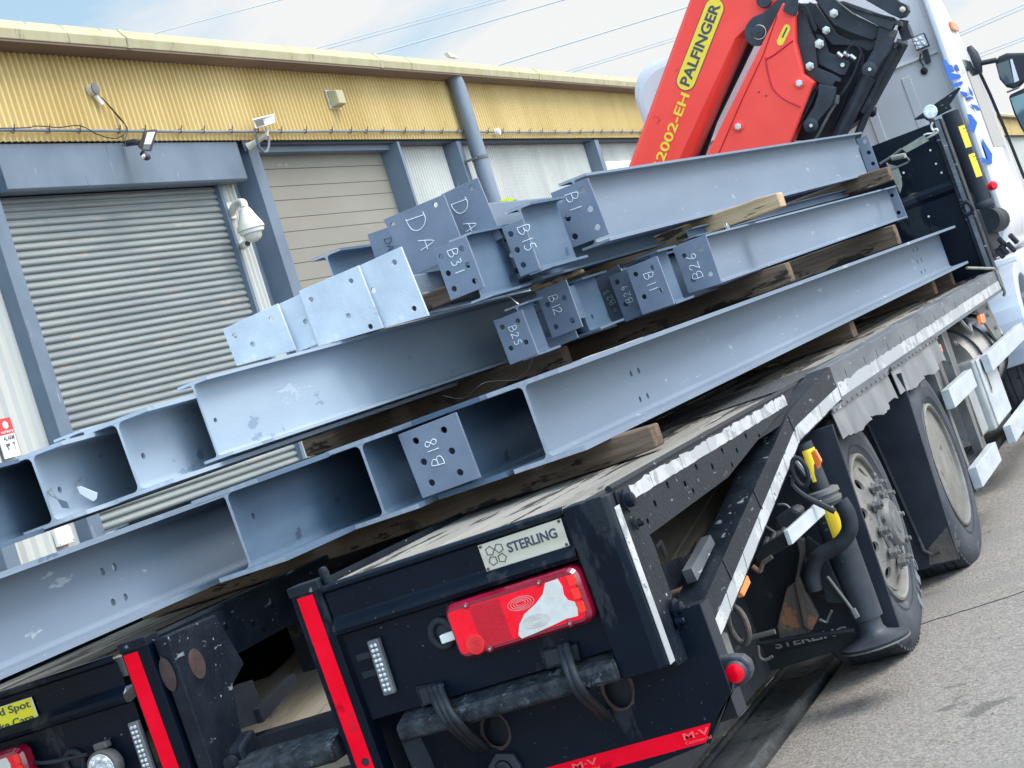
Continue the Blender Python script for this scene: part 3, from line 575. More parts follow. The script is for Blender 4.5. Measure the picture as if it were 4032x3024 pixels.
# second layer, right
R1=beam('second-layer beam with the plate chalked B26, two holes in its far end plate',(3.612,.476,1.655),(8.38,.385,1.722),.224,.135,.009,.007,.009,holes=[])
pl=eplate(R1,'s',[(455,875),(695,780),(815,1135),(575,1210)],3.6,[(665,887),(541,935),(732,1067),(607,1112)])
ch(R1,pl,'B26','s',(680,1085),3.6,.045,cw=False)
pf=eplate(R1,'s',[(1995,455),(2070,423),(2165,660),(2090,690)],8.38,[(2050,496),(2097,622)],hr=.014)
chalk(R1,'B96',Z('s',[(950,965)],'y',.534)[0],(0,0,1),(-1,0,0),.075,CHALK,R1.o.children[2])
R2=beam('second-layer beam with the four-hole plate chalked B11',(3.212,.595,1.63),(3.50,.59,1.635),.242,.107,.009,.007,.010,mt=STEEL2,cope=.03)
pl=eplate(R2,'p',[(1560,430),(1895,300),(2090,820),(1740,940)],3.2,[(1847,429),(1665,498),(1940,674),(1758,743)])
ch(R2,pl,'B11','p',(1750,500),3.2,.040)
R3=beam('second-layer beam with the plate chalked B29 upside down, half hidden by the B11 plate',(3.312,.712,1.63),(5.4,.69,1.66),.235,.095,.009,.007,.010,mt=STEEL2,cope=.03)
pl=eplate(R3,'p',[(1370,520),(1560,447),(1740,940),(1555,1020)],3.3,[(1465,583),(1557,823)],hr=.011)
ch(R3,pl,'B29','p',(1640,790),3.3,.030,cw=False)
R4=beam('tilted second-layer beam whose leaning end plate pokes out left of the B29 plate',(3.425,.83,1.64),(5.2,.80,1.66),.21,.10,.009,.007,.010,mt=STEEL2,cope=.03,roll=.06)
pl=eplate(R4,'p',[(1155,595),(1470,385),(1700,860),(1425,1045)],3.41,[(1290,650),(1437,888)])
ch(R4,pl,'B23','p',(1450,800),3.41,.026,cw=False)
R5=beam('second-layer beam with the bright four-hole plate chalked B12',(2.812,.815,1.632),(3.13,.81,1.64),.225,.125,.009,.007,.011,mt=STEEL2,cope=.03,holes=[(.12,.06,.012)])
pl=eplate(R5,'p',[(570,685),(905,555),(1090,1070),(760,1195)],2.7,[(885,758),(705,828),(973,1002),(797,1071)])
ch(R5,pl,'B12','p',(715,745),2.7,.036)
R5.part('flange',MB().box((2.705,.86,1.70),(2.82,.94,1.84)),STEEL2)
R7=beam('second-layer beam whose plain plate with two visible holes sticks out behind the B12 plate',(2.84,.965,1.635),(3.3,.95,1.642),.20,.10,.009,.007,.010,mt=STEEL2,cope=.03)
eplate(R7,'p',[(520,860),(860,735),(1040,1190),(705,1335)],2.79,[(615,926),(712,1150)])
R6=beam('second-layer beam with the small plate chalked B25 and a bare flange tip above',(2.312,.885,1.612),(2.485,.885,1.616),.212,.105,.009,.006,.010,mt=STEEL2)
pl=eplate(R6,'p',[(115,1005),(425,885),(605,1365),(300,1485)],2.3,[(382,1006),(215,1074),(471,1237),(307,1304)],hr=.010)
ch(R6,pl,'B25','p',(283,1075),2.3,.030)
# third layer
T1=beam('topmost long beam with the six-hole plate chalked B1 and a drilled far-end plate',(2.82,.653,1.957),(8.42,.487,2.075),.291,.126,.011,.008,.011)
pl=eplate(T1,'r',[(1015,720),(1420,555),(1655,1165),(1240,1320)],2.79,[(1367,688),(1121,792),(1445,892),(1203,995),(1524,1090),(1279,1194)],hr=.0135)
ch(T1,pl,'B1','r',(1175,745),2.79,.052)
eplate(T1,'s',[(1790,90),(1870,55),(1985,380),(1905,415)],8.45,[(1852,105),(1881,186),(1912,266)],hr=.014)
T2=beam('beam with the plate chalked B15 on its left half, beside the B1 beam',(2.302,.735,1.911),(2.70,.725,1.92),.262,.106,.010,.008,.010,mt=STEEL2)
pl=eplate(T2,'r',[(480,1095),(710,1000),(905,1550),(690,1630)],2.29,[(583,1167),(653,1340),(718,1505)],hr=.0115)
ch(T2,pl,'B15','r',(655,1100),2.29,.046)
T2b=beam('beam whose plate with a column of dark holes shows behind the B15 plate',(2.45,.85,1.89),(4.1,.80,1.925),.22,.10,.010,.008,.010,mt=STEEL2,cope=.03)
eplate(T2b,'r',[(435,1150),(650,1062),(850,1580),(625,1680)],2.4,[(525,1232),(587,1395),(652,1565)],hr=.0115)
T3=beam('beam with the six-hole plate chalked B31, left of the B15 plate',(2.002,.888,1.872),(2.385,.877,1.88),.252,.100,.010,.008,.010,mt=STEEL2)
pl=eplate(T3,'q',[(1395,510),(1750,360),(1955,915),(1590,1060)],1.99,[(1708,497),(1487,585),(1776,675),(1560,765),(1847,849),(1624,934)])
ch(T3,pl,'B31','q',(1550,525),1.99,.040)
# columns with large base plates chalked DA
CG='columns with large square base plates'
def column(label,z,pts,x,holes,shaft,mt=PLATEM,smt=STEEL,thk=.012,hr=.0105):
    th=Thing('base_plated_stanchion',label,'stanchion',Z(z,[pts[3]],'x',x)[0],CG)
    pl=eplate(th,z,pts,x,holes,thk,hr,mt,'base_plate')
    (x0,y0,z0),(x1,y1,z1)=shaft
    th.part('shaft',MB().box((x+thk,y0,z0),(x1,y1,z1)),smt,bevel=.006)
    return th,pl
c1,pl=column('blue-grey column with the front DA base plate, the largest and clearest chalk letters','q',[(855,180),(1508,-95),(1760,535),(1190,785)],2.2,[(957,238),(1419,18),(1165,750)],((0,1.10,2.12),(5.2,1.22,2.24)))
ch(c1,pl,'D','q',(1110,190),2.2,.075);ch(c1,pl,'A','q',(1235,410),2.2,.062)
c2,pl=column('column with the rear right DA base plate, its pale shaft visible to the right','2',[(690,1210),(915,1105),(1070,1480),(850,1590)],2.3,[(882,1168)],((0,.905,2.125),(6.0,1.03,2.232)))
ch(c2,pl,'D','2',(755,1275),2.3,.065);ch(c2,pl,'A','2',(830,1395),2.3,.05)
c3,pl=column('blue-grey column with the small DA base plate lettered in dark marker, mostly hidden','q',[(680,340),(1010,225),(1160,620),(800,700)],2.4,[],((0,1.25,2.12),(4.2,1.35,2.22)))
ch(c3,pl,'DA','q',(865,395),2.4,.030,mt=PENCIL)
T4=Thing('base_plated_stanchion','pale column showing between the galvanised base plates and the B31 plate','stanchion',(2.0,1.19,1.95),CG)
T4.part('shaft',MB().box((2.02,1.20,1.95),(5.0,1.31,2.06)),STEEL,bevel=.008)
c4,_=column('galvanised column with the leftmost three-hole base plate','u',[(210,545),(805,265),(1005,770),(365,945)],1.88,[(341,615),(740,427),(537,708)],((0,1.76,1.97),(4.6,1.86,2.07)),GALV,GALV)
c5,_=column('galvanised column whose base plate is the second from the left, half covered by its neighbours','u',[(820,270),(1200,95),(1400,640),(1015,800)],1.91,[(1114,460)],((0,1.60,1.97),(4.6,1.68,2.07)),GALV,GALV)
c6,_=column('galvanised column with the large bright base plate standing in front, third from the left','q',[(-65,957),(580,680),(850,1360),(150,1560)],1.88,[(67,1050),(500,848),(475,1229),(712,1345)],((0,1.40,1.97),(4.6,1.50,2.07)),GALV,GALV)
c7,_=column('galvanised column with the rightmost base plate, next to the DA plate','q',[(588,683),(1045,475),(1350,1225),(855,1360)],1.905,[(974,645),(745,949),(1188,1148)],((0,1.34,1.97),(4.6,1.44,2.07)),GALV,GALV)
a=U(1336,977,'x',2.2)
T6=beam('dark empty-ended beam on top of the load, left of the marker-lettered DA plate',(2.2,a.y,a.z-.24),(5.2,a.y-.09,a.z-.25),.24,.135,.010,.008,.014,mt=STEEL2)  # darker steel stands in for the shade on this turned-away beam
# dunnage timbers
TG='dunnage timbers between the layers of steel'
def timber(label,x0,x1,y0,y1,z0,z1,mt=TIMB,tilt=0):
    R=[];n=14
    for i in range(n+1):
        t=i/n;y=y0+(y1-y0)*t;j=lambda s:random.uniform(-s,s)
        e=.012 if i in(0,n) else 0
        R.append([V(x0+e*.5+j(.004),y,z0+e*.4+j(.002)+tilt*t),V(x1-e+j(.004),y,z0+e*.4+j(.002)+tilt*t),V(x1-e+j(.004),y,z1-e*.6+j(.003)+tilt*t),V(x0+e*.5+j(.004),y,z1-e*.6+j(.003)+tilt*t)])
    return solo('timber_bearer',label,'timber',MB().rings(R),mt,group=TG,bevel=.006)
timber("thick dark timber under the bottom layer's near end, worn end above the ramp edge",1.24,1.36,.245,2.3,1.183,1.270)
timber('second timber on the deck from the rear, squared end below the long bright beam',5.0,5.14,.30,2.3,1.183,1.280)
timber('third timber on the deck from the rear, rounded end near the headboard',7.62,7.76,.26,2.3,1.183,1.286)
timber('short timber on the deck right at the foot of the headboard',8.38,8.50,.25,2.2,1.183,1.286)
timber('timber on the bottom layer under the middle of the B26 beam',4.34,4.46,.355,1.9,1.552,1.658)
timber('timber on the bottom layer under the far end of the B26 beam',7.52,7.66,.355,1.9,1.562,1.700)
timber('reddish brown timber between first and second layer, below the B25 plate',3.0,3.13,1.085,2.39,1.541,1.632)
timber('pale yellow topped timber sticking out under the topmost beam, nearest of the upper two',4.36,4.50,.285,1.6,1.905,1.988,TIMBP,.012)
timber('soot-stained timber under the far end of the topmost beam, near the ratchet strap',7.82,7.96,.315,1.7,1.968,2.070)
timber('reddish timber under the B31 plate between second and third layer',2.05,2.15,.99,1.62,1.912,1.975)
timber('thin pale packing strip under the B15 beam end',2.95,3.01,.86,1.10,1.878,1.905,TIMBP)
beam('short beam whose rusty flange tip pokes out under the middle of the topmost beam',(4.05,.64,1.905),(8.0,.60,1.975),.045,.07,.006,.006,.004,mt=STEEL2)
# wire ends
solo('packing_wire','thin grey wire sagging below the second-layer beams','wire',MB().tube(catmull(Z('p',[(545,1410),(500,1530),(420,1600),(340,1650)],'x',1.9)+Z('5',[(960,880),(830,975),(700,960)],'x',1.6),6),.0012,5),CABLEM)
solo('packing_wire','short bright wire end curling up beside the B25 flange tip','wire',MB().tube(catmull(Z('p',[(250,725),(310,755),(350,790),(392,825)],'x',2.28),6),.0018,5),CHROME)
solo('packing_sheet','scrap of bright yellow plastic sheet lying on the pale column beside the drainpipe','plastic sheet',MB().loft(Z('r',[(440,812),(560,768),(640,788),(600,806)],'x',3.0),Z('r',[(440,818),(560,776),(655,794),(600,812)],'x',3.5)),SIGNY)
# ratchet strap from headboard hook down to the load
rsx=Thing('ratchet_strap','worn grey ratchet strap with wire hooks stretched from the headboard post to the load','ratchet strap',U(3640,530,'x',8.5))
A=U(3668,503,'x',8.62);
s0=[U(3620,552,'x',8.50),U(3650,558,'x',8.50)]
w1=Z('f',[(795,1262),(850,1310),(640,1425),(590,1385)],'x',8.5);rsx.part('webbing',MB().prism(w1,V(.004,0,0)),STRAPM)
rsx.part('hook',MB().tube(catmull(Z('f',[(830,1290),(905,1250),(930,1225),(915,1205),(885,1215),(870,1175),(885,1140)],'x',8.52),6),.008,8),CHROME,smooth=True)
rsx.part('hook',MB().tube(catmull(Z('f',[(800,1262),(830,1250),(880,1245),(905,1225)],'x',8.49),6),.007,8),CHROME,smooth=True)
rsx.part('ratchet_frame',MB().tube(catmull(Z('f',[(590,1390),(500,1460),(390,1530)],'x',8.4),4),.009,6).tube(Z('f',[(615,1440),(665,1495),(640,1520),(480,1590)],'x',8.4),.007,6),GREYM)
rsx.part('ratchet_drum',MB().cyl(Z('f',[(505,1475)],'x',8.40)[0],Z('f',[(625,1450)],'x',8.36)[0],.018,12),STRAPM)
rsx.part('webbing',MB().loft(Z('s',[(2010,265),(2090,285),(2115,350),(2125,420),(2110,480)],'x',8.40),Z('s',[(2010,258),(2075,300),(2095,350),(2105,420),(2100,480)],'x',8.43)),STRAPM)
# ------------------------------------------------------------------ the flatbed truck
TR=Thing('flatbed_truck','black beavertail flatbed truck with a white cab and a red folded loader crane','truck',(4,1.2,0))
part=TR.part
# deck
mb=MB();y=.10
bw=(2.40-.10)/16
for i in range(16):
    y0=.10+i*bw; x0=.02 if (y0+bw<.975 or y0>1.50) else 2.32
    mb.box((x0,y0+.002,1.12),(8.66,y0+bw-.002,1.178+random.uniform(-.002,.002)))
part('deck_boards',mb,DECKM)
part('mesh_strip',MB().box((2.42,.09,1.1805),(3.40,2.40,1.1835)),MESHM)
part('cross_member',MB().box((2.3,.05,1.00),(2.4,2.43,1.115)),UNDER)
m2=MB()
for x in (3.6,4.4,5.2,6.0,6.8,7.6,8.4): m2.box((x,.06,1.03),(x+.08,2.42,1.115))
part('cross_member',m2,UNDER)
part('chassis_rail',MB().box((1.2,.78,.72),(11.6,.86,1.03)).box((1.2,1.64,.72),(11.6,1.72,1.03)),UNDER)
# side rails (right and left), slots, tape
def slotrail(x0,x1,z0,z1,y,side,holes,mt,name='side_rail'):
    s_=-1 if side=='R' else 1
    m=MB().plate([(x0,z0),(x1,z0),(x1,z1-.004),(x0,z1-.004)],holes,V(0,y,0),(1,0,0),(0,0,1),V(0,.008,0))
    return part(name,m,mt)
hs=[]
x=3.15
while x<8.2:
    hs.append([(x+.007*math.cos(a),1.128+.02*math.sin(a)) for a in [math.pi*2*i/10 for i in range(10)]]);x+=random.choice((.36,.44,.30,.10))
rr=slotrail(2.905,8.78,1.043,1.185,0,'R',hs,RAILM)
m2=MB()
for h_ in hs:
    cx=sum(p[0] for p in h_)/10;m2.box((cx-.02,.0085,1.10),(cx+.02,.012,1.155))
part('slot_backing',m2,RUSTY,rr)
part('rail_top',MB().box((2.905,.0085,1.177),(8.78,.10,1.187)),RAILM,rr,bevel=.003)
part('rail_foot',MB().box((2.905,-.004,1.036),(8.78,.05,1.044)),RAILM,rr)
x=2.93;k=0
while x<8.76:
    l=min(.9,8.76-x)
    n=max(2,int(l/.04));topp=[(x+l*i/n,1.112+(-abs(random.gauss(0,.004)) if (2.9<x<6) else 0)) for i in range(n+1)]
    part('reflective_tape',MB().prism([V(a,-.0012,b) for a,b in topp]+[V(x+l,-.0012,1.054),V(x,-.0012,1.054)],V(0,.0011,0)),WTAPE,rr);x+=l+.006;k+=1
part('side_rail',MB().box((0,2.472,1.043),(8.78,2.48,1.185)),RAILM)
part('rail_front_cap',MB().box((8.78,-.004,1.03),(8.80,.10,1.19)),RAILM,rr)
# diagonal beavertail rails
def diag(y0,y1,tape):
    top=[(2.902,1.185),(2.05,1.117),(.302,.765)];bot=[(2.902,1.043),(2.06,1.004),(.33,.646)]
    o=part('beavertail_rail',MB().prism([V(a,y0,b) for a,b in top]+[V(a,y0,b) for a,b in bot[::-1]],V(0,.010,0)),BLACKW)
    tp=MB()
    for (a,b),(c,d_) in zip(top[:-1],top[1:]): tp.loft([V(a,y0+.0105,b+.001),V(a,y1,b+.001),V(a,y1,b-.012),V(a,y0+.0105,b-.012)],[V(c,y0+.0105,d_+.001),V(c,y1,d_+.001),V(c,y1,d_-.012),V(c,y0+.0105,d_-.012)])
    part('rail_top',tp,BLACKW,o)
    tp=MB()
    for (a,b),(c,d_) in zip(bot[:-1],bot[1:]): tp.loft([V(a,y0+.0105,b),V(a,y1*.8,b),V(a,y1*.8,b+.01),V(a,y0+.0105,b+.01)],[V(c,y0+.0105,d_),V(c,y1*.8,d_),V(c,y1*.8,d_+.01),V(c,y0+.0105,d_+.01)])
    part('rail_foot',tp,BLACKW,o)
    if tape:
        segs=[]
        def lerp(P,t):
            L0=abs(P[0][0]-P[1][0]);L1=abs(P[1][0]-P[2][0]);s_=t*(L0+L1)
            if s_<L0: u=s_/L0;return (P[0][0]+(P[1][0]-P[0][0])*u,P[0][1]+(P[1][1]-P[0][1])*u)
            u=(s_-L0)/L1;return (P[1][0]+(P[2][0]-P[1][0])*u,P[1][1]+(P[2][1]-P[1][1])*u)
        N=11
        brk=[0,.05,.16,.325,.345,.45,.56,.66,.77,.88,1]
        for t0,t1 in zip(brk[:-1],brk[1:]):
            n=6;P=[]
            for i in range(n+1):
                a,b=lerp(bot,t0+(t1-t0-.003)*i/n);P.append(V(a,y0-.0012,b+.004+random.uniform(0,.003)))
            Q=[]
            for i in range(n+1):
                a,b=lerp(bot,t0+(t1-t0-.003)*(n-i)/n);Q.append(V(a+.012,y0-.0012,b+.055))
            part('reflective_tape',MB().prism(P+Q,V(0,.0011,0)),WTAPE,o)
    return o
dg=diag(0,.10,True);diag(2.47,2.38,False)
m2=MB()
for t in (.30,.62,.86):
    x=2.7-2.3*t;m2=MB().prism([V(x,-.0026,.765+(x-.302)*.2+.0),V(x+.012,-.0026,.765+(x-.302)*.2+.003),V(x+.03,-.0026,.70+(x-.302)*.2+.003),V(x+.018,-.0026,.70+(x-.302)*.2)],V(0,.0012,0));part('slot',m2,LINKD,dg)
# sloping beavertail floor planks
for i in range(12):
    y0=.12+i*.187
    part('beavertail_plank',MB().loft([V(2.86,y0,1.10),V(2.86,y0+.178,1.10),V(2.86,y0+.178,1.07),V(2.86,y0,1.07)],[V(.24,y0,.69),V(.24,y0+.178,.69),V(.24,y0+.178,.66),V(.24,y0,.66)]),PLANKM)
# ramps: right and left
def holegrid(x0,x1):
    H=[];x=x0+.12;k=0
    while x<x1-.1:
        H.append([(x+.012*math.cos(a),(1.10 if k%2 else 1.125)+.011*math.sin(a)) for a in [math.pi*2*i/10 for i in range(10)]])
        if k%3==0: H.append([(x+.05+.010*math.cos(a),1.07+.009*math.sin(a)) for a in [math.pi*2*i/10 for i in range(10)]])
        x+=.155;k+=1
    return H
def ramp(y0,y1,right):
    out=[(.03,1.196),(2.27,1.190),(2.05,1.145),(1.06,1.045),(.19,1.036),(.03,1.036)]
    o=part('ramp_side',MB().plate([(a,b) for a,b in out],holegrid(.05,1.7),V(0,y0,0),(1,0,0),(0,0,1),V(0,.008,0)),BLACKW)
    part('ramp_side',MB().plate([(a,b) for a,b in out],holegrid(.05,1.7),V(0,y1-.008,0),(1,0,0),(0,0,1),V(0,.008,0)),BLACKW)
    part('ramp_lip',MB().tube([V(.03,y0+.006,1.196),V(2.27,y0+.006,1.190)],.010,8),BLACKW,o)
    part('ramp_web',MB().box((.05,y0+.01,1.09),(2.28,y1-.01,1.118)),UNDER)
    if right:
        x=.06
        for i in range(7):
            x1=min(x+.30,2.06);n=8
            topp=[V(x+(x1-x)*j/n,-.0012,1.184-abs(random.gauss(0,.005))) for j in range(n+1)];bb=[V(x1-(x1-x)*j/n,-.0012,1.140+random.uniform(0,.003)) for j in range(n+1)]
            part('reflective_tape',MB().prism(topp+bb,V(0,.0011,0)),WTAPE,o);x=x1+.004
            if x>2.05:break
    return o
ramp(0,.975,True);ramp(1.50,2.48,False)
# little brackets under the right ramp
part('ramp_bracket',MB().prism(Z('c',[(440,740),(700,650),(745,880),(500,975)],'y',.12),V(0,.02,0)),BLACKW)
part('ramp_bracket',MB().prism(Z('c',[(690,780),(850,495),(890,570),(740,885)],'y',.04),V(0,.03,0)),RAILM)
part('ramp_hook',MB().tube(Z('c',[(385,610),(425,555),(480,680)],'y',.3),.008,6),GREYM)
# inner ramp brackets seen in the gap
part('ramp_bracket',MB().prism(Z('a',[(1340,1200),(1500,1130),(1570,1110),(1640,1290),(1640,1370),(1360,1460)],'y',1.42),V(0,.03,0)),UNDER)
part('ramp_bracket',MB().prism(Z('a',[(1610,1290),(1830,1070),(1850,1130),(1640,1375)],'y',1.40),V(0,.02,0)),UNDER)
# ---- rear faces of the ramps
def rearpanel(ya,yb):
    """recessed pressed panel between ya (right) and yb (left)"""
    pr=[(1.192,-.012),(1.186,-.020),(1.176,-.020),(1.168,-.006),(1.10,-.004),(1.092,-.010),(1.078,-.030),(1.066,-.034),(1.054,-.028),(1.045,.006),(.802,.008)]
    m=MB();n=len(pr)
    m.add([V(x,ya,z) for z,x in pr]+[V(x,yb,z) for z,x in pr]+[V(.03,ya,1.192),V(.03,ya,.802),V(.03,yb,1.192),V(.03,yb,.802)],[(i,i+1,i+1+n,i+n) for i in range(n-1)]+[(n-1,2*n+1,2*n+3,2*n-1),(0,n,2*n+2,2*n)])
    return part('ramp_rear_panel',m,BLACK,smooth=30)
rp=rearpanel(.126,.868)
rpl=rearpanel(1.575,2.36)
part('corner_post',MB().prism([V(-.012,.0,.723),V(-.026,.02,.723),V(-.026,.125,.723),V(.05,.125,.723),V(.05,.0,.723)],V(0,0,.466)),BLACKS,bevel=.004)
part('scuff_plate',MB().box((-.030,.012,1.10),(-.0265,.055,1.19)),BLACKW)
def redpost(y0,ty):
    m=MB().box((-.012,y0,.40),(.05,y0+.094,1.205));p_=part('ramp_post',m,BLACKW if 0 else BLACKS,bevel=.003)
    part('post_cap',MB().box((-.016,y0-.002,1.186),(.055,y0+.097,1.214)),BLACKW,p_,bevel=.003)
    t=MB().plate([(0,.0),(.05,0),(.05,.62),(0,.62)],[circ(.03,.140,.012,18)],V(-.0135,ty+.05,.56),(0,-1,0),(0,0,1),V(.0012,0,0));part('red_tape',t,RTAPE,p_)
    part('post_hole',MB().lathe((-.0126,ty+.02,.70),(-1,0,0),[(0,.011),(.0004,.011)],18),LINKD,p_)
    return p_
redpost(.874,.900);redpost(1.456,1.494)
part('latch_bolt',MB().lathe((.02,.862,1.19),(0,0,1),[(0,.012),(.03,.014),(.045,.012),(.05,.006)],14),BLACKW,smooth=True)
# marker print on red tape
for yy in (.915,1.512):
    m2=MB();m2.lathe((-.0142,yy-.004,.835),(-1,0,0),[(0,.004),(.0005,.004)],10)
    for k in range(3): m2.box((-.0145,yy-.006+.009*k,.79-.003*k),(-.014,yy-.004+.009*k,.825-.004*k))
    part('tape_print',m2,mat('dark_red_print',(.35,.01,.02),rough=.5))
# left panel's inner hinge arm with bare brown patches
ha=part('hinge_arm',MB().prism([V(0,1.395,0)+V(a,0,b) for a,b in ((.005,1.195),(.28,1.19),(.34,1.02),(.24,.98),(.16,.70),(.06,.60),(.0,.72))],V(0,.05,0)),BLACKW,bevel=.004)
part('worn_patch',MB().prism([V(-.0016,1.455-.046*(.5+.5*math.cos(a))+.04*0,1.09+.05*math.sin(a)) for a in [math.pi*2*i/18 for i in range(18)]],V(.001,0,0)),PATCH,ha)
part('worn_patch',MB().prism([V(.10+.04*math.cos(a),1.3936,1.085+.045*math.sin(a)) for a in [math.pi*2*i/18 for i in range(18)]],V(0,.001,0)),PATCH,ha)
part('hinge_arm',MB().prism([V(0,1.30,0)+V(a,0,b) for a,b in ((.02,.83),(.12,.86),(.14,.72),(.02,.66))],V(0,.05,0)),BLACKW,bevel=.01)
part('hinge_bolt',MB().lathe((.005,1.33,.80),(-1,0,0),[(0,.02),(.02,.02),(.022,.012)],16),BLACKW)
# tread-plate step bar across the rear
def stepbar(y0,y1):
    pr=[(-.045,.728),(-.055,.735),(-.055,.768),(-.045,.778),(.05,.803),(.09,.80),(.09,.728)]
    return part('step_bar',MB().prism([V(a,y0,b) for a,b in pr],V(0,y1-y0,0)),TREAD,bevel=.004)
sb=stepbar(.127,.775);stepbar(.985,1.36)
part('step_bracket',MB().prism([V(-.04,.72,.728),V(-.04,.78,.728),V(-.03,.77,.45),V(-.03,.70,.45)],V(.01,0,0)),BLACKW,sb)
# lower rear guard plate
lp=[(1.02,.80),(1.02,.35),(.035,.47),(-.005,.52),(-.082,.585),(-.082,.83),(.0,.83)]
lo=[circ(.15,.63,.0,3)]
ho=[[(.215+.038*math.cos(a),.672+.052*math.sin(a)) for a in [math.pi*2*i/22 for i in range(22)]],[(.595+.036*math.cos(a),.655+.045*math.sin(a)) for a in [math.pi*2*i/22 for i in range(22)]],[(.86+.030*math.cos(a),.60+.065*math.sin(a)) for a in [math.pi*2*i/22 for i in range(22)]],[(.95+.026*math.cos(a),.62+.06*math.sin(a)) for a in [math.pi*2*i/22 for i in range(22)]]]
lowp=part('rear_guard_plate',MB().plate(lp,ho,V(.15,0,0),(0,1,0),(0,0,1),V(.012,0,0)),BLACK,bevel=.002)
for k,(cy,cz,ry,rz) in enumerate(((.215,.672,.045,.059),(.595,.655,.043,.052))):
    rim_=MB().plate([(cy+ry*math.cos(a)*random.uniform(.95,1.12),cz+rz*math.sin(a)*random.uniform(.95,1.12)) for a in [math.pi*2*i/22 for i in range(22)]],[ho[k]],V(.1492,0,0),(0,1,0),(0,0,1),V(.0006,0,0));part('bare_rim',rim_,PATCH,lowp)
part('red_tape',MB().prism([V(.1485,a,b) for a,b in ((.03,.475),(.0,.521),(.62,.521),(.62,.472))],V(.001,0,0)),RTAPE,lowp)
part('guard_edge',MB().prism([V(.162,.035,.47),V(.162,-.005,.52),V(.162,-.082,.585),V(.162,-.088,.60),V(.162,-.03,.53),V(.162,.025,.465)],V(.022,0,0)),BLACKW,lowp)
MVF=mat('pale_red_print',(.93,.10,.10),rough=.3)
for yy in (.085,.415):
    text(TR,'tape_lettering','M\u00b7V',V(.1482,yy,.495),(0,-1,0),(0,0,1),.075,.018,MVF,lowp,bold=.02)
    text(TR,'tape_lettering','Commercial',V(.1482,yy,.482),(0,-1,0),(0,0,1),.075,.009,MVF,lowp)
# trailer socket cover
sk=[(.60+.05*math.cos(a),.555+.045*math.sin(a)) for a in [math.pi*2*i/6+.3 for i in range(6)]]
part('cross_member',MB().box((.32,-.02,.48),(.42,2.45,.80)),LINKD)  # black box added behind the guard plate so its holes look dark
part('dark_hole_backing',MB().box((.18,.10,.50),(.19,1.0,.79)),LINKD)  # black sheet added close behind the holes to paint in their darkness
so_=part('trailer_socket',MB().plate(sk,[circ(.605,.55,.026,16)],V(.13,0,0),(0,1,0),(0,0,1),V(.02,0,0)),LINK,bevel=.004)
part('socket_lid',MB().lathe((.14,.605,.55),(-1,0,0),[(0,.024),(.012,.024),(.014,.015)],18),LINKD,so_)
# cable boxes with bundles
def hosebundle(z,px,xs,r,n,name='cable_bundle'):
    for k in range(n):
        P=[]
        for (a,b),x in zip(px,xs):
            q=Z(z,[(a,b)],'x',x)[0]+V(-.004*k,(k-(n-1)/2)*-.017,random.uniform(-.002,.002));P.append(q)
        part(name,MB().tube(catmull(P,14),r,10,rib=.16),HOSE,smooth=60)
hosebundle('j',[(880,320),(905,430),(960,600),(1060,820),(1230,990),(1370,1120)],[.0,-.02,-.075,-.075,.03,.17],.0095,2)
hosebundle('k',[(1420,770),(1450,850),(1520,1020),(1640,1190),(1800,1340),(1950,1470)],[.0,-.02,-.075,-.075,.03,.17],.0088,3)
for zz,pts in (('j',[(640,385),(1030,300),(1060,470),(700,575)]),('k',[(1220,790),(1500,725),(1540,890),(1280,985)])):
    c=Z(zz,pts,'x',-.001)
    part('cable_recess',MB().prism(c,V(.006,0,0)),LINKD)
    part('recess_lip',MB().tube(c+[c[0]],.0035,6),BLACKW)
# name plate
npt=part('name_plate',MB().prism([V(-.010,a,b) for a,b in ((.389,1.166),(.141,1.167),(.143,1.092),(.389,1.093))],V(.003,0,0)),BRASS,bevel=.002)
text(TR,'plate_lettering','STERLING',V(-.0104,.310,1.122),(0,-1,0),(0,0,1),.145,.027,DECALK,npt,bold=.028)
pent=MB()
for cy,cz,ro in ((.360,1.143,.25),(.333,1.143,-.35),(.360,1.116,.9),(.333,1.116,-.9)):
    P=[V(-.0112,cy-.0125*math.sin(ro+math.pi*2*i/5),cz+.0125*math.cos(ro+math.pi*2*i/5)) for i in range(5)]
    pent.tube(P,.0014,5,closed=True)
part('emblem',pent,DECALK,npt)
m2=MB()
for a,b in ((.382,1.160),(.149,1.161),(.150,1.098),(.382,1.099)): part('rivet',MB().lathe((-.010,a,b),(-1,0,0),[(0,.0042),(.002,.0042),(.003,.002)],10),RUSTY,npt)
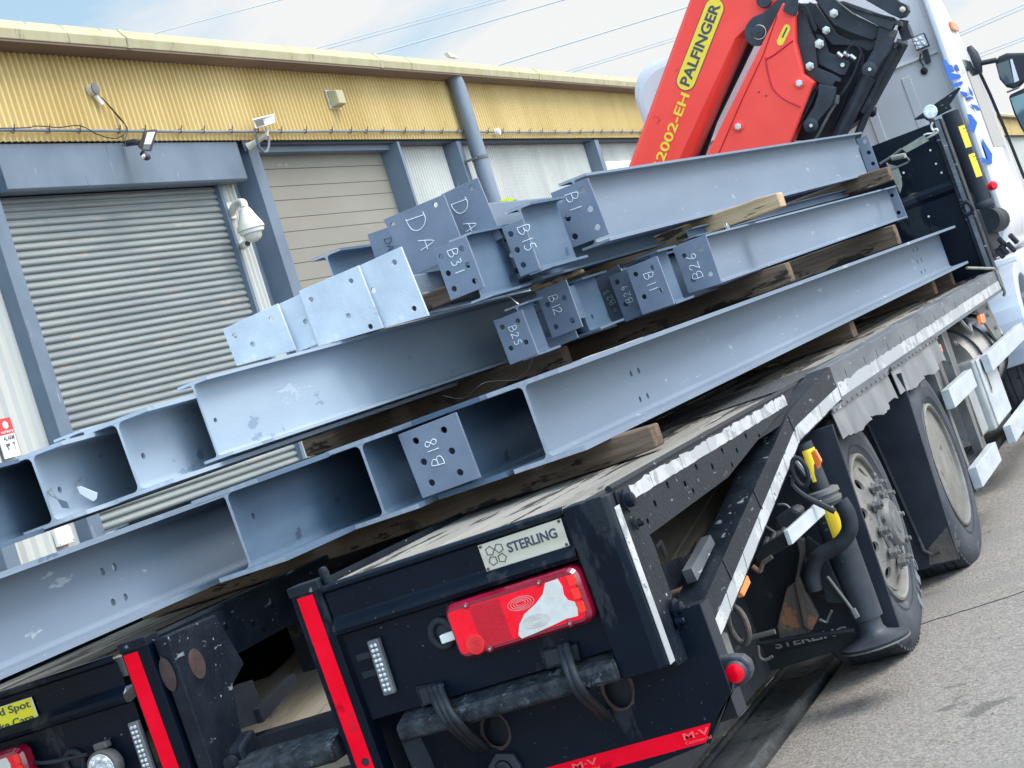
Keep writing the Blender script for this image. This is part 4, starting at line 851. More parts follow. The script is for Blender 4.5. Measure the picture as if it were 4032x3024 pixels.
# tail lamps
def rrect(x0,x1,z0,z1,r,n=6):
    P=[]
    for cx,cz,a0 in ((x1-r,z1-r,0),(x0+r,z1-r,90),(x0+r,z0+r,180),(x1-r,z0+r,270)):
        for i in range(n+1):
            a=math.radians(a0+90*i/n);P.append((cx+r*math.cos(a),cz+r*math.sin(a)))
    return P
def taillamp(yR,yL,z0,z1,full=True):
    h=part('tail_lamp',MB().loft([V(-.012,a,b) for a,b in rrect(yR,yL,z0,z1,.028)],[V(-.045,a,b) for a,b in rrect(yR+.002,yL-.002,z0+.002,z1-.002,.028)]).loft([V(-.045,a,b) for a,b in rrect(yR+.002,yL-.002,z0+.002,z1-.002,.028)],[V(-.058,a,b) for a,b in rrect(yR+.010,yL-.010,z0+.010,z1-.010,.022)]),LHOUS,smooth=50)
    c=V(0,(yR+yL)/2,(z0+z1)/2);W_=yL-yR
    Y=lambda t:yL-t*W_                       # t from the left edge (0) to the right (1)
    zz=lambda s_:z0+s_*(z1-z0)
    part('red_lens',MB().prism([V(-.060,a,b) for a,b in rrect(yR+.016,yL-.014,z0+.018,z1-.020,.012)],V(.003,0,0)),LREDP,h)
    if not full: return h
    # clear window: swooping reversing lens plus indicator
    cw=[(.47,.16),(.50,.32),(.56,.47),(.66,.58),(.73,.70),(.77,.86),(.86,.87),(.875,.72),(.865,.58),(.88,.48),(.92,.42),(.925,.30),(.91,.18),(.83,.19),(.70,.145),(.58,.11),(.485,.09)]
    part('clear_lens',MB().prism([V(-.0625,Y(a),zz(b)) for a,b in cw],V(.0024,0,0)),LWHITE,h)
    part('fog_lens',MB().lathe((-.0600,Y(.155),zz(.22)),(-1,0,0),[(0,.028),(.004,.026),(.005,.01)],28),mat('fog_lens_red',(.55,.004,.015),(.85,.02,.02),20,.15,coat=.6),h,smooth=True)
    for k in range(3): part('side_reflector',MB().box((-.0632,Y(.975),zz(.22+.235*k)),(-.060,Y(.925),zz(.22+.235*k+.18))),mat('bright_red_reflector',(1,.03,.015),rough=.5,coat=0),h)
    rg=MB()
    for k,rr_ in enumerate((.010,.016,.022,.028)):
        for cy,cz,kk in ((.62,.30,1),(.56,.66,0)):
            rg.tube([V(-.0628 if kk else -.0604,Y(cy)+rr_*1.35*math.cos(a),zz(cz)+rr_*.62*math.sin(a)) for a in [math.pi*2*i/24 for i in range(24)]],.0007,4,closed=True)
    part('lens_rings',rg,mat('lens_ring_moulding',(.50,.40,.37),rough=.3),h)
    m2=MB()
    for k in range(26): m2.box((-.0612,Y(.20+.0),zz(.14+.028*k)),(-.0600,Y(.42),zz(.14+.028*k+.010)))
    part('lens_ribs',m2,LHOUS,h)
    for a,b in ((.185,.90),(.73,.90),(.245,.08),(.84,.10)):
        part('lens_boss',MB().lathe((-.057,Y(a),zz(b)),(-1,0,0),[(0,.009),(.007,.009),(.008,.006)],12),LHOUS,h)
        part('screw',MB().lathe((-.065,Y(a),zz(b)),(-1,0,0),[(0,.0035),(.0015,.003)],10),CHROME,h)
    return h
taillamp(.130,.528,.892,1.046)
t2=taillamp(1.955,2.35,.88,1.028)
# cable glands beside the lamps
for cy,cz in ((.578,.972),(1.835,.925)):
    g=part('cable_grommet',MB().tube([V(.0,cy+.030*math.cos(a),cz+.036*math.sin(a)) for a in [math.pi*2*i/64 for i in range(64)]],.010,8,closed=True,rib=.18),HOSE,smooth=60)
    part('grommet_hole',MB().prism([V(.0062,cy+.024*math.cos(a),cz+.03*math.sin(a)) for a in [math.pi*2*i/20 for i in range(20)]],V(.001,0,0)),LINKD,g)
part('connector',MB().loft([V(-.012,.572,.948),V(-.012,.572,.972),V(-.034,.572,.972),V(-.034,.572,.948)],[V(-.016,.524,.950),V(-.016,.524,.974),V(-.034,.524,.974),V(-.034,.524,.950)]),WPLAS,bevel=.003)
part('connector',MB().tube([V(-.03,1.90,.895),V(-.03,1.84,.905)],.014,10),WPLAS,smooth=True)
part('connector',MB().tube([V(-.03,1.84,.872),V(-.035,1.78,.862)],.022,12),ORANGE,smooth=True)
part('connector',MB().tube([V(-.028,1.885,.862),V(-.032,1.84,.872)],.021,12),WPLAS,smooth=True)
part('lamp_cable',MB().tube(catmull([V(-.02,1.955,.965),V(-.03,1.90,.955),V(-.035,1.82,.948),V(-.035,1.76,.945)],6),.006,8),HOSE,smooth=True)
# LED strobes
def ledbar(y,z0,z1,dy):
    P=[V(-.014,y+.018,z1),V(-.014,y-.018,z1),V(-.014,y-.018+dy,z0),V(-.014,y+.018+dy,z0)]
    o=part('led_strobe',MB().prism(P,V(.02,0,0)),GREYM,bevel=.004)
    n=10;m2=MB()
    for i in range(n):
        for s_ in (-.006,.006):
            t=(i+.5)/n;m2.lathe((-.0145,y+dy*(1-t)+s_,z0+.008+(z1-z0-.016)*t),(-1,0,0),[(0,.0058),(.003,.005),(.005,.002)],8)
    part('led_lens',m2,LED,o,smooth=True)
ledbar(.775,.857,1.012,.006);ledbar(1.592,.835,.992,.004)
for z_ in (.985,.935): part('hinge_lug',MB().box((-.004,.80,z_-.02),(.02,.845,z_)),UNDER,bevel=.003)
# round work lamp on the left panel
wl=part('work_lamp',MB().lathe((-.005,1.715,.895),(-1,0,0),[(0,.048),(.03,.052),(.045,.050),(.046,.044)],32),GREYM,smooth=50)
part('lamp_lens',MB().lathe((-.052,1.715,.895),(-1,0,0),[(0,.043),(.002,.042)],32),LED,wl)
m2=MB()
for k in range(8):
    a=k*math.pi/4;rr_=.028 if k else 0
    m2.lathe((-.054,1.715+.028*math.cos(a),.895+.028*math.sin(a)),(-1,0,0),[(0,.009),(.005,.007),(.007,.003)],12)
m2.lathe((-.054,1.715,.895),(-1,0,0),[(0,.009),(.005,.007),(.007,.003)],12)
part('led_cell',m2,LED,wl,smooth=True)
part('lamp_bracket',MB().box((-.03,1.69,.945),(.0,1.735,.965)),GREYM,wl,bevel=.004)
# blind spot sign
ys=part('warning_sign',MB().box((-.0125,1.892,1.072),(-.010,2.10,1.150)),SIGNW,bevel=.001)
part('sign_face',MB().box((-.0135,1.897,1.073),(-.0128,2.095,1.149)),SIGNY,ys)
text(TR,'sign_lettering','Blind Spot',V(-.0138,2.082,1.116),(0,-1,0),(0,0,1),.178,.029,DECALK,ys,bold=.012)
text(TR,'sign_lettering','Take Care',V(-.0138,2.075,1.082),(0,-1,0),(0,0,1),.168,.023,DECALK,ys,bold=.012)
# side of the right corner: bolted plate, tapes and hinges
sp=part('corner_side_plate',MB().prism([V(0,-.0015,0)+V(a,0,b) for a,b in ((.052,1.188),(.164,1.188),(.200,1.0),(.192,.776),(.155,.70),(.06,.705),(.052,.72))],V(0,.008,0)),RAILM if 0 else BLACKW)
part('reflective_tape',MB().box((.004,-.0032,.723),(.046,-.0012,1.150)),WTAPE,sp)
text(TR,'tape_lettering','M\u00b7V',V(.012,-.0034,1.06),(0,0,-1),(1,0,0),.06,.022,SIGNW,sp,bold=.02)
def bolt(x,y,z,r=.018):
    b=part('pivot_bolt',MB().lathe((x,y,z),(0,-1,0),[(0,r*1.6),(.006,r*1.6),(.007,r),(.02,r*.95),(.024,r*.6)],20),BLACKS,smooth=40);return b
bolt(.085,-.010,1.15,.02);bolt(.10,-.008,1.085,.011);bolt(.165,-.008,.83,.02);bolt(.145,-.008,.80,.011)
part('hinge_plate',MB().prism([V(a,-.012,b) for a,b in ((.155,.765),(.20,.785),(.30,.772),(.34,.70),(.33,.62),(.27,.575),(.20,.60),(.15,.675))],V(0,.012,0)),BLACKW,bevel=.003)
bolt(.235,-.014,.70,.022)
part('worn_disc',MB().lathe((1.35,-.0015,.93),(0,-1,0),[(0,.0),(.0005,.0)],3),BLACKW) if 0 else None
# end outline marker on a rubber stalk
mk=part('outline_marker',MB().prism([Z('e',[p],'x',.25)[0] for p in ((350,820),(480,800),(560,805),(620,850),(638,920),(620,980),(560,1030),(440,1085),(385,1000))],V(.045,0,0)),LINK,bevel=.008)
c0=Z('e',[(520,922)],'x',.25)[0]
part('lens_ring',MB().lathe(c0,(-1,0,0),[(0,.032),(.012,.030),(.014,.027)],28),LINK,mk,smooth=50)
part('marker_lens',MB().lathe(c0+V(-.012,0,0),(-1,0,0),[(0,.0265),(.004,.026),(.007,.018),(.008,.0)],28),LREDP,mk,smooth=True)
part('amber_marker',MB().prism(Z('e',[(610,175),(635,235),(585,340),(555,310)],'y',.01),V(0,.02,0)),ORANGE,bevel=.003)
# headboard
hb=part('headboard',MB().box((8.70,.02,1.188),(8.74,2.45,2.268)),BLACK,bevel=.003)
part('pressed_band',MB().prism([V(a,.05,b) for a,b in ((8.70,1.86),(8.672,1.83),(8.672,1.80),(8.70,1.77))],V(0,2.37,0)),BLACK,hb)
part('headboard_post',MB().prism([V(8.66,.0,1.188),V(8.66,.075,1.188),V(8.80,.075,1.188),V(8.80,.0,1.188)],V(0,0,1.09)),BLACKW,hb,bevel=.008)
part('post_strip',MB().box((8.652,.016,1.2),(8.659,.045,2.27)),RAILM,hb)
m2=MB()
for a,b in ((.14,2.10),(.135,2.0),(.36,2.02),(.39,2.0),(.12,1.93),(.30,1.68)): m2.lathe((8.699,a,b),(-1,0,0),[(0,.008),(.003,.006)],8)
part('rivet',m2,WPLAS,hb)
part('scuff_patch',MB().prism(Z('g',[(505,150),(540,125),(600,118),(635,150),(620,185),(595,215),(570,200),(530,180)],'x',8.698),V(.001,0,0)),RUSTY,hb)
part('lashing_hook',MB().tube(catmull(Z('g',[(940,235),(975,195),(1020,230),(1030,270),(985,300),(945,260)],'x',8.645),6,)[:-1],.012,8),BLACKW,hb,smooth=True)
rl=part('work_lamp',MB().lathe(U(3664,440,'x',8.66),(-1,-.1,0),[(-.03,.03),(0,.047),(.012,.048),(.014,.043)],28),CHROME,smooth=50)
part('lamp_lens',MB().lathe(U(3664,440,'x',8.645),(-1,-.1,0),[(0,.043),(.003,.042)],28),LED,rl)
part('lamp_bracket',MB().cyl(U(3664,462,'x',8.68),U(3675,490,'x',8.70),.02,10),GREYM,rl)
part('deflector_vane',MB().prism([Z('f',[p],'x',8.82)[0] for p in ((705,1115),(800,1045),(880,1000),(900,970),(1125,815),(1143,820),(1040,975),(1060,1012),(940,1075),(870,1105),(840,1130),(800,1105),(735,1120))],V(.03,0,0)),BLACKW,bevel=.004)
# things between headboard and cab
st=part('air_intake_stack',MB().tube([V(9.3,.005,2.33),V(9.3,.005,1.62)],.062,24),RUBBER,smooth=50)
part('stack_collar',MB().lathe((9.3,.005,1.66),(0,0,-1),[(0,.062),(.02,.075),(.05,.078),(.08,.064)],24),RUBBER,st,smooth=True)
for k,(z0,z1,tx) in enumerate(((2.05,2.21,'Before'),(1.83,2.00,'Below'))):
    P=[];n=5
    for z_ in (z0,z1):
        for i in range(n+1):
            a=math.radians(205+62*i/n);P.append(V(9.3+.0632*math.cos(a),.005+.0632*math.sin(a),z_))
    part('warning_label',MB().add(P,[(i,i+1,i+n+2,i+n+1) for i in range(n)]),YELL,st)
    text(TR,'label_lettering',tx,V(9.262,-.0465,z1-.03),(.55,-.8,0),(0,0,1),.04,.012,DECALK,st)
    text(TR,'label_lettering','vehicle',V(9.262,-.0465,z1-.055),(.55,-.8,0),(0,0,1),.04,.010,DECALK,st)
for a,b,r_,x_ in ((1055,165,.055,9.25),(1130,150,.045,9.3)):
    c=Z('g',[(a,b)],'x',x_)[0]; part('air_filter',MB().lathe(c+V(.12,.03,0),(-1,-.3,0),[(0,r_),(.10,r_),(.12,r_*.9),(.125,r_*.3)],20),UNDER,smooth=50)
part('air_tank',MB().box((9.1,.02,1.25),(9.75,.35,1.62)),UNDER,bevel=.03)
part('air_tank',MB().cyl(V(9.15,.0,1.52),V(9.75,.0,1.50),.09,20),UNDER,smooth=50)
m2=MB()
for a,b in ((1230,590),(1260,560),(1320,540),(1340,470),(1250,500)):
    c=Z('g',[(a,b)],'x',9.2)[0];m2.tube([c,c+V(.05,-.02,-.06)],.02,8)
part('hose_fitting',m2,LINK,smooth=True)
part('cab_tilt_lamp',MB().lathe(Z('g',[(1172,75)],'x',9.9)[0],(-1,-.5,0),[(0,.03),(.08,.034),(.10,.02)],18),LREDP,smooth=True)
# crane ------------------------------------------------------------------
CR=part('loader_crane',MB().box((9.0,.75,1.0),(9.8,1.75,2.35)),LINKD,bevel=.02)
def cp(name,z,pts,x,th,m,bevel=.006,smooth=False): return part(name,MB().prism(Z(z,pts,'x',x),V(th,0,0)),m,CR,bevel=bevel,smooth=smooth)
bo=[(2452,720),(2700,43),(2790,-200),(3200,-330),(3170,-80),(3075,10),(2929,152),(2690,700)]
bi=[(2466,720),(2712,43),(2800,-200),(3180,-330),(3140,-90),(3040,20),(2895,150),(2640,700)]
A0=[U(u,v,'x',9.14) for u,v in bi];B0=[U(u,v,'x',9.20) for u,v in bo];C0=[p+V(.30,0,0) for p in B0]
part('boom',MB().loft(A0,B0).loft(B0,C0),REDP,CR,bevel=.004)
kn=[(3082,8),(3126,45),(3130,165),(3162,290),(3206,322),(3196,350),(3075,660),(2745,680),(2960,250)]
cp('knuckle_arm','w',kn,9.03,.16,REDP,.014)
part('pressed_groove',MB().tube(catmull([U(u,v,'x',9.028) for u,v in ((3014,225),(3022,275),(3040,340),(3068,375),(3105,400),(3153,421))],8),.006,6),REDD,CR)
part('pressed_groove',MB().tube([U(u,v,'x',9.028) for u,v in ((3018,234),(3050,215),(3122,160))],.006,6),REDD,CR)
part('pressed_groove',MB().tube([U(u,v,'x',9.026) for u,v in ((3060,60),(3005,215),(2920,395),(2810,650))],.004,6),REDD,CR)
def disc(z,p,x,r,th,m,name,prof=None): return part(name,MB().lathe(Z(z,[p],'x',x)[0],(-1,0,0),prof or [(0,r),(th*.8,r),(th,r*.92)],28),m,CR,smooth=50)
cp('link_plate','x',[(100,400),(110,330),(150,270),(200,215),(330,155),(430,80),(520,-10),(700,-60),(610,40),(560,90),(365,440),(330,520),(270,570),(190,570),(120,500)],9.10,.05,LINK)
disc('x',(272,398),9.10,.068,.014,LINK,'pivot_pin',[(0,.10),(.004,.10),(.006,.047),(.018,.047),(.020,.042),(.021,.012),(.026,.012),(.028,.0)])
part('pin_ring',MB().tube([Z('x',[(280,400)],'x',9.085)[0]+V(0,.050*math.cos(a),.050*math.sin(a)) for a in [math.pi*2*i/32 for i in range(32)]],.003,6,closed=True),BRASS,CR)
disc('x',(350,5),9.12,.055,.03,LINK,'pivot_pin')
cp('corner_plate','x',[(610,-10),(765,-10),(765,130),(722,205),(578,140)],9.00,.02,LINK,.003)
# boom name decal
bA=U(2700,330,'x',9.136);dirb=(U(2844,-30,'x',9.136)-U(2700,330,'x',9.136)).normalized();nrm=V(-1,0,0);upb=nrm.cross(dirb);upb=upb if upb.y>0 else -upb
def stad(c0,c1,r):
    e=(c1-c0).normalized();w=V(-1,0,0).cross(e);P=[]
    for i in range(13): a=math.pi*i/12;P.append(c1+(w*math.cos(a)+e*math.sin(a))*r)
    for i in range(13): a=math.pi*i/12;P.append(c0+(-w*math.cos(a)-e*math.sin(a))*r)
    return P
d0=Z('v',[(1110,1170)],'x',9.136)[0];d1=Z('v',[(1520,120)],'x',9.136)[0]
part('brand_decal',MB().prism(stad(d0,d1,.074),V(.001,0,0)),DECALK,CR)
part('brand_decal',MB().prism([p+V(-.001,0,0) for p in stad(d0,d1,.069)],V(.001,0,0)),YELL,CR)
e=(d1-d0).normalized();w=V(-1,0,0).cross(e);sgn=1
L0=(d1-d0).length
upv=e.cross(V(1,0,0))
wv=V(0,e.z,-e.y)                         # letters' up direction (towards the left of the picture)
if wv.y<0: wv=-wv
text(TR,'boom_lettering','PALFINGER',d0+e*(-.035)-wv*.040+V(-.0015,0,0),e,wv,L0+.07,.080,DECALK,CR,bold=.030)
t0=Z('v',[(1105,1390)],'x',9.136)[0]
text(TR,'boom_lettering','62002-EH',t0-e*.585-wv*.030,e,wv,.60,.072,YELL,CR,bold=.02)
s0=Z('x',[(545,520)],'x',9.026)[0];s1=Z('x',[(625,350)],'x',9.026)[0]
part('safety_label',MB().prism(stad(s0,s1,.026),V(.001,0,0)),YELL,CR)
part('safety_label',MB().prism(stad(s0.lerp(s1,.35)+V(-.001,0,0),s1+V(-.001,0,0),.006),V(.0006,0,0)),DECALK,CR)
for p,x,r_ in (((785,1035),9.03,.026),((25,1575),9.03,.026)):
    part('boss_washer',MB().lathe(Z('x',[p],'x',x)[0],(-1,0,0),[(0,r_*1.7),(.006,r_*1.6),(.008,r_)],24),REDP,CR,smooth=50)
    part('hex_bolt',MB().lathe(Z('x',[p],'x',x-.008)[0],(-1,0,0),[(0,r_),(.02,r_),(.021,r_*.6)],6),CHROME,CR)
m2=MB()
for p in ((278,1147),(370,1193),(593,122),(720,163),(683,55)): m2.lathe(Z('x',[p],'x',9.0 if p[1]<200 and p[0]>590 else 9.03)[0]+V(-.0004,0,0),(-1,0,0),[(0,.007),(.0006,.007)],12)
part('drilled_hole',m2,LINKD,CR)
# black linkage of the folded outer booms
cp('dark_backing_body','x',[(770,40),(1300,40),(1700,450),(1975,520),(1560,1470),(1150,1750),(640,1750),(960,1130),(830,880),(740,500)],9.36,.25,LINKD,.01)  # dark body added behind the linkage to fill its gaps with black shade
cp('guide_bracket','x',[(728,230),(800,100),(830,100),(940,420),(980,500),(1005,840),(1190,915),(1300,975),(1290,1030),(1235,1010),(1195,1060),(1255,1095),(1235,1125),(1010,1030),(870,930),(725,560)],9.12,.05,LINK)
cp('guide_bracket','x',[(900,20),(980,50),(1130,270),(1250,430),(1400,500),(1700,500),(1740,520),(1690,620),(1640,640),(1500,570),(1190,560),(1090,450),(960,260),(880,120)],9.22,.06,LINK)
cp('lever','x',[(985,420),(1080,450),(1150,650),(1390,745),(1415,800),(1350,935),(1290,935),(1020,800),(985,600)],9.17,.05,LINK)
cp('telescopic_section','x',[(930,-60),(1230,-10),(1330,80),(1440,170),(1770,330),(1740,470),(1690,500),(1400,400),(1210,310),(1060,110)],9.14,.10,LINK)
cp('link_arm','x',[(1765,320),(1900,350),(2000,385),(1900,640),(1740,870),(1690,960),(1560,930),(1560,860),(1700,620),(1735,490)],9.08,.04,LINK)
cp('telescopic_section','x',[(1270,20),(1330,10),(1500,70),(1960,230),(2050,265),(2050,330),(1960,300),(1920,380),(1760,320),(1440,150)],9.05,.09,LINK)
cp('telescopic_section','x',[(1500,-60),(1900,170),(2020,225),(2095,205),(2145,130),(2120,60),(2010,10),(1980,-60)],9.16,.10,LINK)
cp('slide_rail','x',[(1310,50),(1320,30),(1500,110),(1960,215),(1985,240),(1960,250),(1500,130)],9.03,.02,UNDER,.002)
cp('slide_rail','x',[(770,30),(860,60),(1000,350),(990,400),(960,380),(840,110),(770,80)],9.08,.03,HOSE,.004)
cp('hose_guard','x',[(1020,1040),(1225,1090),(1235,1150),(1180,1320),(1020,1500),(990,1600),(930,1640),(835,1600),(830,1530),(960,1330),(1010,1180)],9.05,.04,LINK)
cp('worn_paint_patch','x',[(1900,370),(2005,375),(1960,470),(1900,450)],9.079,.001,RUSTY,0)
part('lift_cylinder',MB().tube([Z('x',[(1645,960)],'x',9.26)[0],Z('x',[(1300,1640)],'x',9.26)[0],U(3210,760,'x',9.26)],.052,24),LINK,CR,smooth=50)
part('lift_cylinder',MB().tube([U(2950,160,'x',9.42),U(2800,470,'x',9.42),U(2705,740,'x',9.42)],.052,20),LINKD,CR,smooth=50)
part('extension_tube',MB().tube([Z('x',[(2060,560)],'x',9.34)[0],Z('x',[(1660,1320)],'x',9.34)[0],U(3330,640,'x',9.34)],.028,14),LINK,CR,smooth=50)
part('extension_tube',MB().tube([Z('x',[(1980,600)],'x',9.30)[0],Z('x',[(1560,1400)],'x',9.30)[0]],.022,14),LINK,CR,smooth=50)
part('extension_tube',MB().tube([Z('x',[(2110,540)],'x',9.42)[0],Z('x',[(1700,1300)],'x',9.42)[0]],.020,14),LINKD,CR,smooth=50)
part('end_clamp',MB().tube([Z('x',[(2085,250)],'x',9.2)[0],Z('x',[(2060,380)],'x',9.2)[0]],.035,12).box(tuple(Z('x',[(2170,420)],'x',9.2)[0]-V(.02,.0,.02)),tuple(Z('x',[(2050,400)],'x',9.3)[0]+V(.02,0,.03))),LINKD,CR,smooth=50)
part('end_clamp',MB().tube([Z('x',[(1995,510)],'x',9.2)[0],Z('x',[(2125,540)],'x',9.2)[0]],.018,10),GREYM,CR,smooth=50)
for p,r_,m_ in (((1210,165),.022,CHROME),((1115,375),.020,CHROME),((1030,545),.024,CHROME),((910,825),.022,CHROME),((2063,115),.014,BRASS)):
    part('hex_bolt',MB().lathe(Z('x',[p],'x',9.10)[0],(-1,0,0),[(-.02,r_*1.5),(0,r_*1.5),(.002,r_),(.03,r_),(.031,r_*.55),(.04,r_*.5)],6),m_,CR)
for p in ((928,1562),(1658,862)):
    part('pivot_pin',MB().lathe(Z('x',[p],'x',9.06)[0],(-1,0,0),[(0,.052),(.015,.052),(.018,.048),(.019,.016),(.028,.015)],28),LINK,CR,smooth=50)
    part('grease_nipple',MB().lathe(Z('x',[p],'x',9.03)[0],(-1,0,0),[(0,.014),(.006,.012)],12),CHROME,CR)
disc('x',(1325,808),9.16,.016,.02,CHROME,'hex_bolt')
for p in ((1370,675),(1450,710),(1290,680)): part('hydraulic_union',MB().cyl(Z('x',[p],'x',9.14)[0]+V(0,.012,.02),Z('x',[p],'x',9.14)[0]-V(0,.012,.02),.015,6),CHROME,CR)
part('steel_pipe',MB().tube(catmull(Z('x',[(1375,660),(1400,590),(1460,565),(1520,590),(1550,660),(1520,760),(1440,960),(1330,1140),(1270,1200)],'x',9.10),6),.0085,8),HOSE,CR,smooth=True)
part('steel_pipe',MB().tube(Z('x',[(1265,1240),(1150,1420),(1030,1650)],'x',9.10)+[U(3160,640,'x',9.10)],.011,10),GREYM,CR,smooth=True)
part('hydraulic_union',MB().tube(Z('x',[(1250,1180),(1235,1290)],'x',9.095),.022,8),GREYM,CR)
for k,dx in enumerate((0,45,-45)):
    part('hydraulic_hose',MB().tube(catmull(Z('x',[(985+dx,1085),(930+dx,1150),(850+dx,1330),(760+dx,1500),(670+dx,1659)],'x',9.06+.02*k)+[U(3090+dx/3,600,'x',9.06)],6),.013,10),HOSE,CR,smooth=True)
for k in range(3): part('hydraulic_hose',MB().tube(catmull(Z('x',[(1500+40*k,640),(1470+40*k,860),(1400+40*k,1100),(1280+50*k,1400),(1180+50*k,1640)],'x',9.28),6),.012,8),HOSE,CR,smooth=True)
part('green_hose_end',MB().lathe(Z('x',[(1650,1380)],'x',9.4)[0],(0,-1,-.4),[(-.05,.04),(.03,.045),(.05,.03)],16),LINKD,CR,smooth=True)
# cab ------------------------------------------------------------------
def rr2(y0,y1,z0,z1,r,n=8):
    return rrect(y0,y1,z0,z1,r,n)
sec=lambda x,y0,y1,z0,z1,r:[V(x,a,b) for a,b in rr2(y0,y1,z0,z1,r)]
cab=part('cab',MB().rings([sec(10.20,.02,2.36,1.25,3.55,.24),sec(10.23,-.01,2.39,1.22,3.60,.26),sec(11.0,-.02,2.40,1.22,3.50,.26),sec(11.5,-.02,2.40,1.22,3.12,.25),sec(11.9,-.02,2.40,1.22,2.72,.22),sec(12.2,-.0,2.38,1.22,2.35,.2),sec(12.38,.06,2.32,1.22,1.9,.2),sec(12.40,.08,2.30,1.22,1.6,.1)]),CABW,smooth=40)
part('cab_lower_step',MB().box((10.1,-.03,.75),(12.3,.25,1.215)),CABW,cab,bevel=.04)
part('rear_wall_panel',MB().prism([V(10.192,a,b) for a,b in rr2(.06,2.335,1.4,3.53,.24)],V(.01,0,0)),CABC,cab,bevel=.004)
part('rear_wall_seam',MB().prism([V(10.17,.05,2.832),V(10.17,2.34,2.832),V(10.17,2.34,2.85),V(10.17,.05,2.85)],V(.03,0,0)),WPLAS,cab,bevel=.004)
for y_ in (.30,.62,.95,1.3): part('pressed_rib',MB().prism([V(10.180,y_,1.6),V(10.180,y_+.07,1.6),V(10.180,y_+.07,2.75),V(10.180,y_,2.75)],V(.014,0,0)),CABC,cab,bevel=.006)
part('side_fairing',MB().prism([V(10.02,-.035,1.45),V(10.30,-.035,1.45),V(10.6,-.035,3.45),V(10.32,-.035,3.62),V(10.10,-.035,3.4),V(10.05,-.035,2.6)],V(0,.05,0)),CABW,cab,bevel=.015)
def cpf(name,z,pts,y,th,m,bevel=0,par=None): return part(name,MB().prism(Z(z,pts,'y',y),V(0,th,0)),m,par or cab,bevel=bevel)
for pts in ([(970,560),(1010,558),(1030,600),(1065,610),(1090,665),(1050,680),(1140,695),(1150,725),(1040,755),(1000,640)],
            [(1065,785),(1160,755),(1165,785),(1072,822)],[(1085,605),(1110,600),(1130,640),(1135,665),(1110,655)],
            [(1140,850),(1205,865),(1215,900),(1145,880)],[(1195,905),(1245,900),(1270,925),(1205,930)],
            [(1205,1065),(1240,1065),(1300,1145),(1270,1240),(1220,1205),(1215,1160),(1245,1170)],
            [(1235,970),(1300,985),(1330,1030),(1300,1035)],[(1335,1465),(1440,1500),(1435,1530),(1345,1520)],
            [(1345,1290),(1440,1440),(1435,1500),(1400,1490),(1350,1340)],[(1215,805),(1255,860),(1260,900),(1230,880)]):
    cpf('side_lettering','f',pts,-.048,.002,BLUEL)
part('door_seal',MB().tube([V(11.66,-.03,2.80),V(11.95,-.03,2.5),V(12.12,-.03,2.2),V(12.28,-.03,1.75)],.014,8),LINKD,cab)
part('side_window',MB().prism([V(10.95,-.024,2.05),V(11.75,-.024,2.05),V(11.70,-.024,2.55),V(11.45,-.024,2.78),V(10.95,-.024,2.78)],V(0,.003,0)),GLASS,cab)
part('marker_lamp',MB().box((10.9,-.045,3.02),(11.25,-.02,3.09)),AMBER,cab,bevel=.01)
# mirrors
mr=part('door_mirror',MB().prism(Z('f',[(1462,575),(1500,525),(1570,495),(1760,490),(1800,700),(1660,835),(1570,815),(1505,740)],'x',11.62),V(.10,0,0)),LINKD,bevel=.02)
part('mirror_glass',MB().prism(Z('f',[(1480,600),(1590,560),(1640,770),(1570,790),(1510,720)],'x',11.615),V(.004,0,0)),GLASS,mr)
part('mirror_glass',MB().prism(Z('f',[(1605,555),(1625,550),(1690,750),(1645,770)],'x',11.614),V(.004,0,0)),CABW,mr)
part('mirror_housing',MB().prism(Z('f',[(1590,905),(1610,880),(1780,800),(1800,1350),(1700,1190),(1640,1060)],'x',11.63),V(.08,0,0)),LINKD,mr,bevel=.015)
part('mirror_glass',MB().prism(Z('f',[(1605,915),(1760,860),(1780,1300),(1712,1170),(1655,1050)],'x',11.626),V(.003,0,0)),MIRG,mr)
part('mirror_arm',MB().tube(Z('f',[(1240,570),(1330,590),(1480,560)],'x',11.6),.022,10),LINKD,mr,smooth=True)
part('mirror_arm',MB().lathe(Z('f',[(1270,560)],'x',11.6)[0],(0,0,1),[(-.12,.03),(-.03,.055),(.05,.05),(.12,.02)],14),LINKD,mr,smooth=True)
part('mirror_clip',MB().tube(Z('f',[(1575,862),(1690,815)],'x',11.6),.008,6),GREYM,mr)
# square work lamp on the cab rear wall
wl=part('work_lamp',MB().prism([Z('f',[p],'x',10.08)[0] for p in ((680,352),(800,303),(850,428),(728,474))],V(.05,0,0)),LINK,bevel=.006)
part('lamp_lens',MB().prism([Z('f',[p],'x',10.077)[0] for p in ((692,358),(795,316),(838,420),(733,462))],V(.002,0,0)),LED,wl)
m2=MB()
for a,b in ((725,380),(765,362),(745,412),(785,395),(760,440),(805,410),(720,405)): m2.lathe(Z('f',[(a,b)],'x',10.075)[0],(-1,0,0),[(0,.014),(.008,.01),(.01,.003)],10)
part('led_cell',m2,LED,wl,smooth=True)
part('lamp_bracket',MB().prism([Z('f',[p],'x',10.13)[0] for p in ((780,480),(830,455),(865,575),(818,602))],V(.04,0,0)),LINK,wl,bevel=.004)
part('lamp_cable',MB().tube(catmull(Z('f',[(770,500),(765,560),(790,610),(803,660)],'x',10.15),5),.006,6).lathe(Z('f',[(803,662)],'x',10.18)[0],(-1,0,0),[(0,.028),(.01,.026),(.014,.01)],14),LINKD,wl)
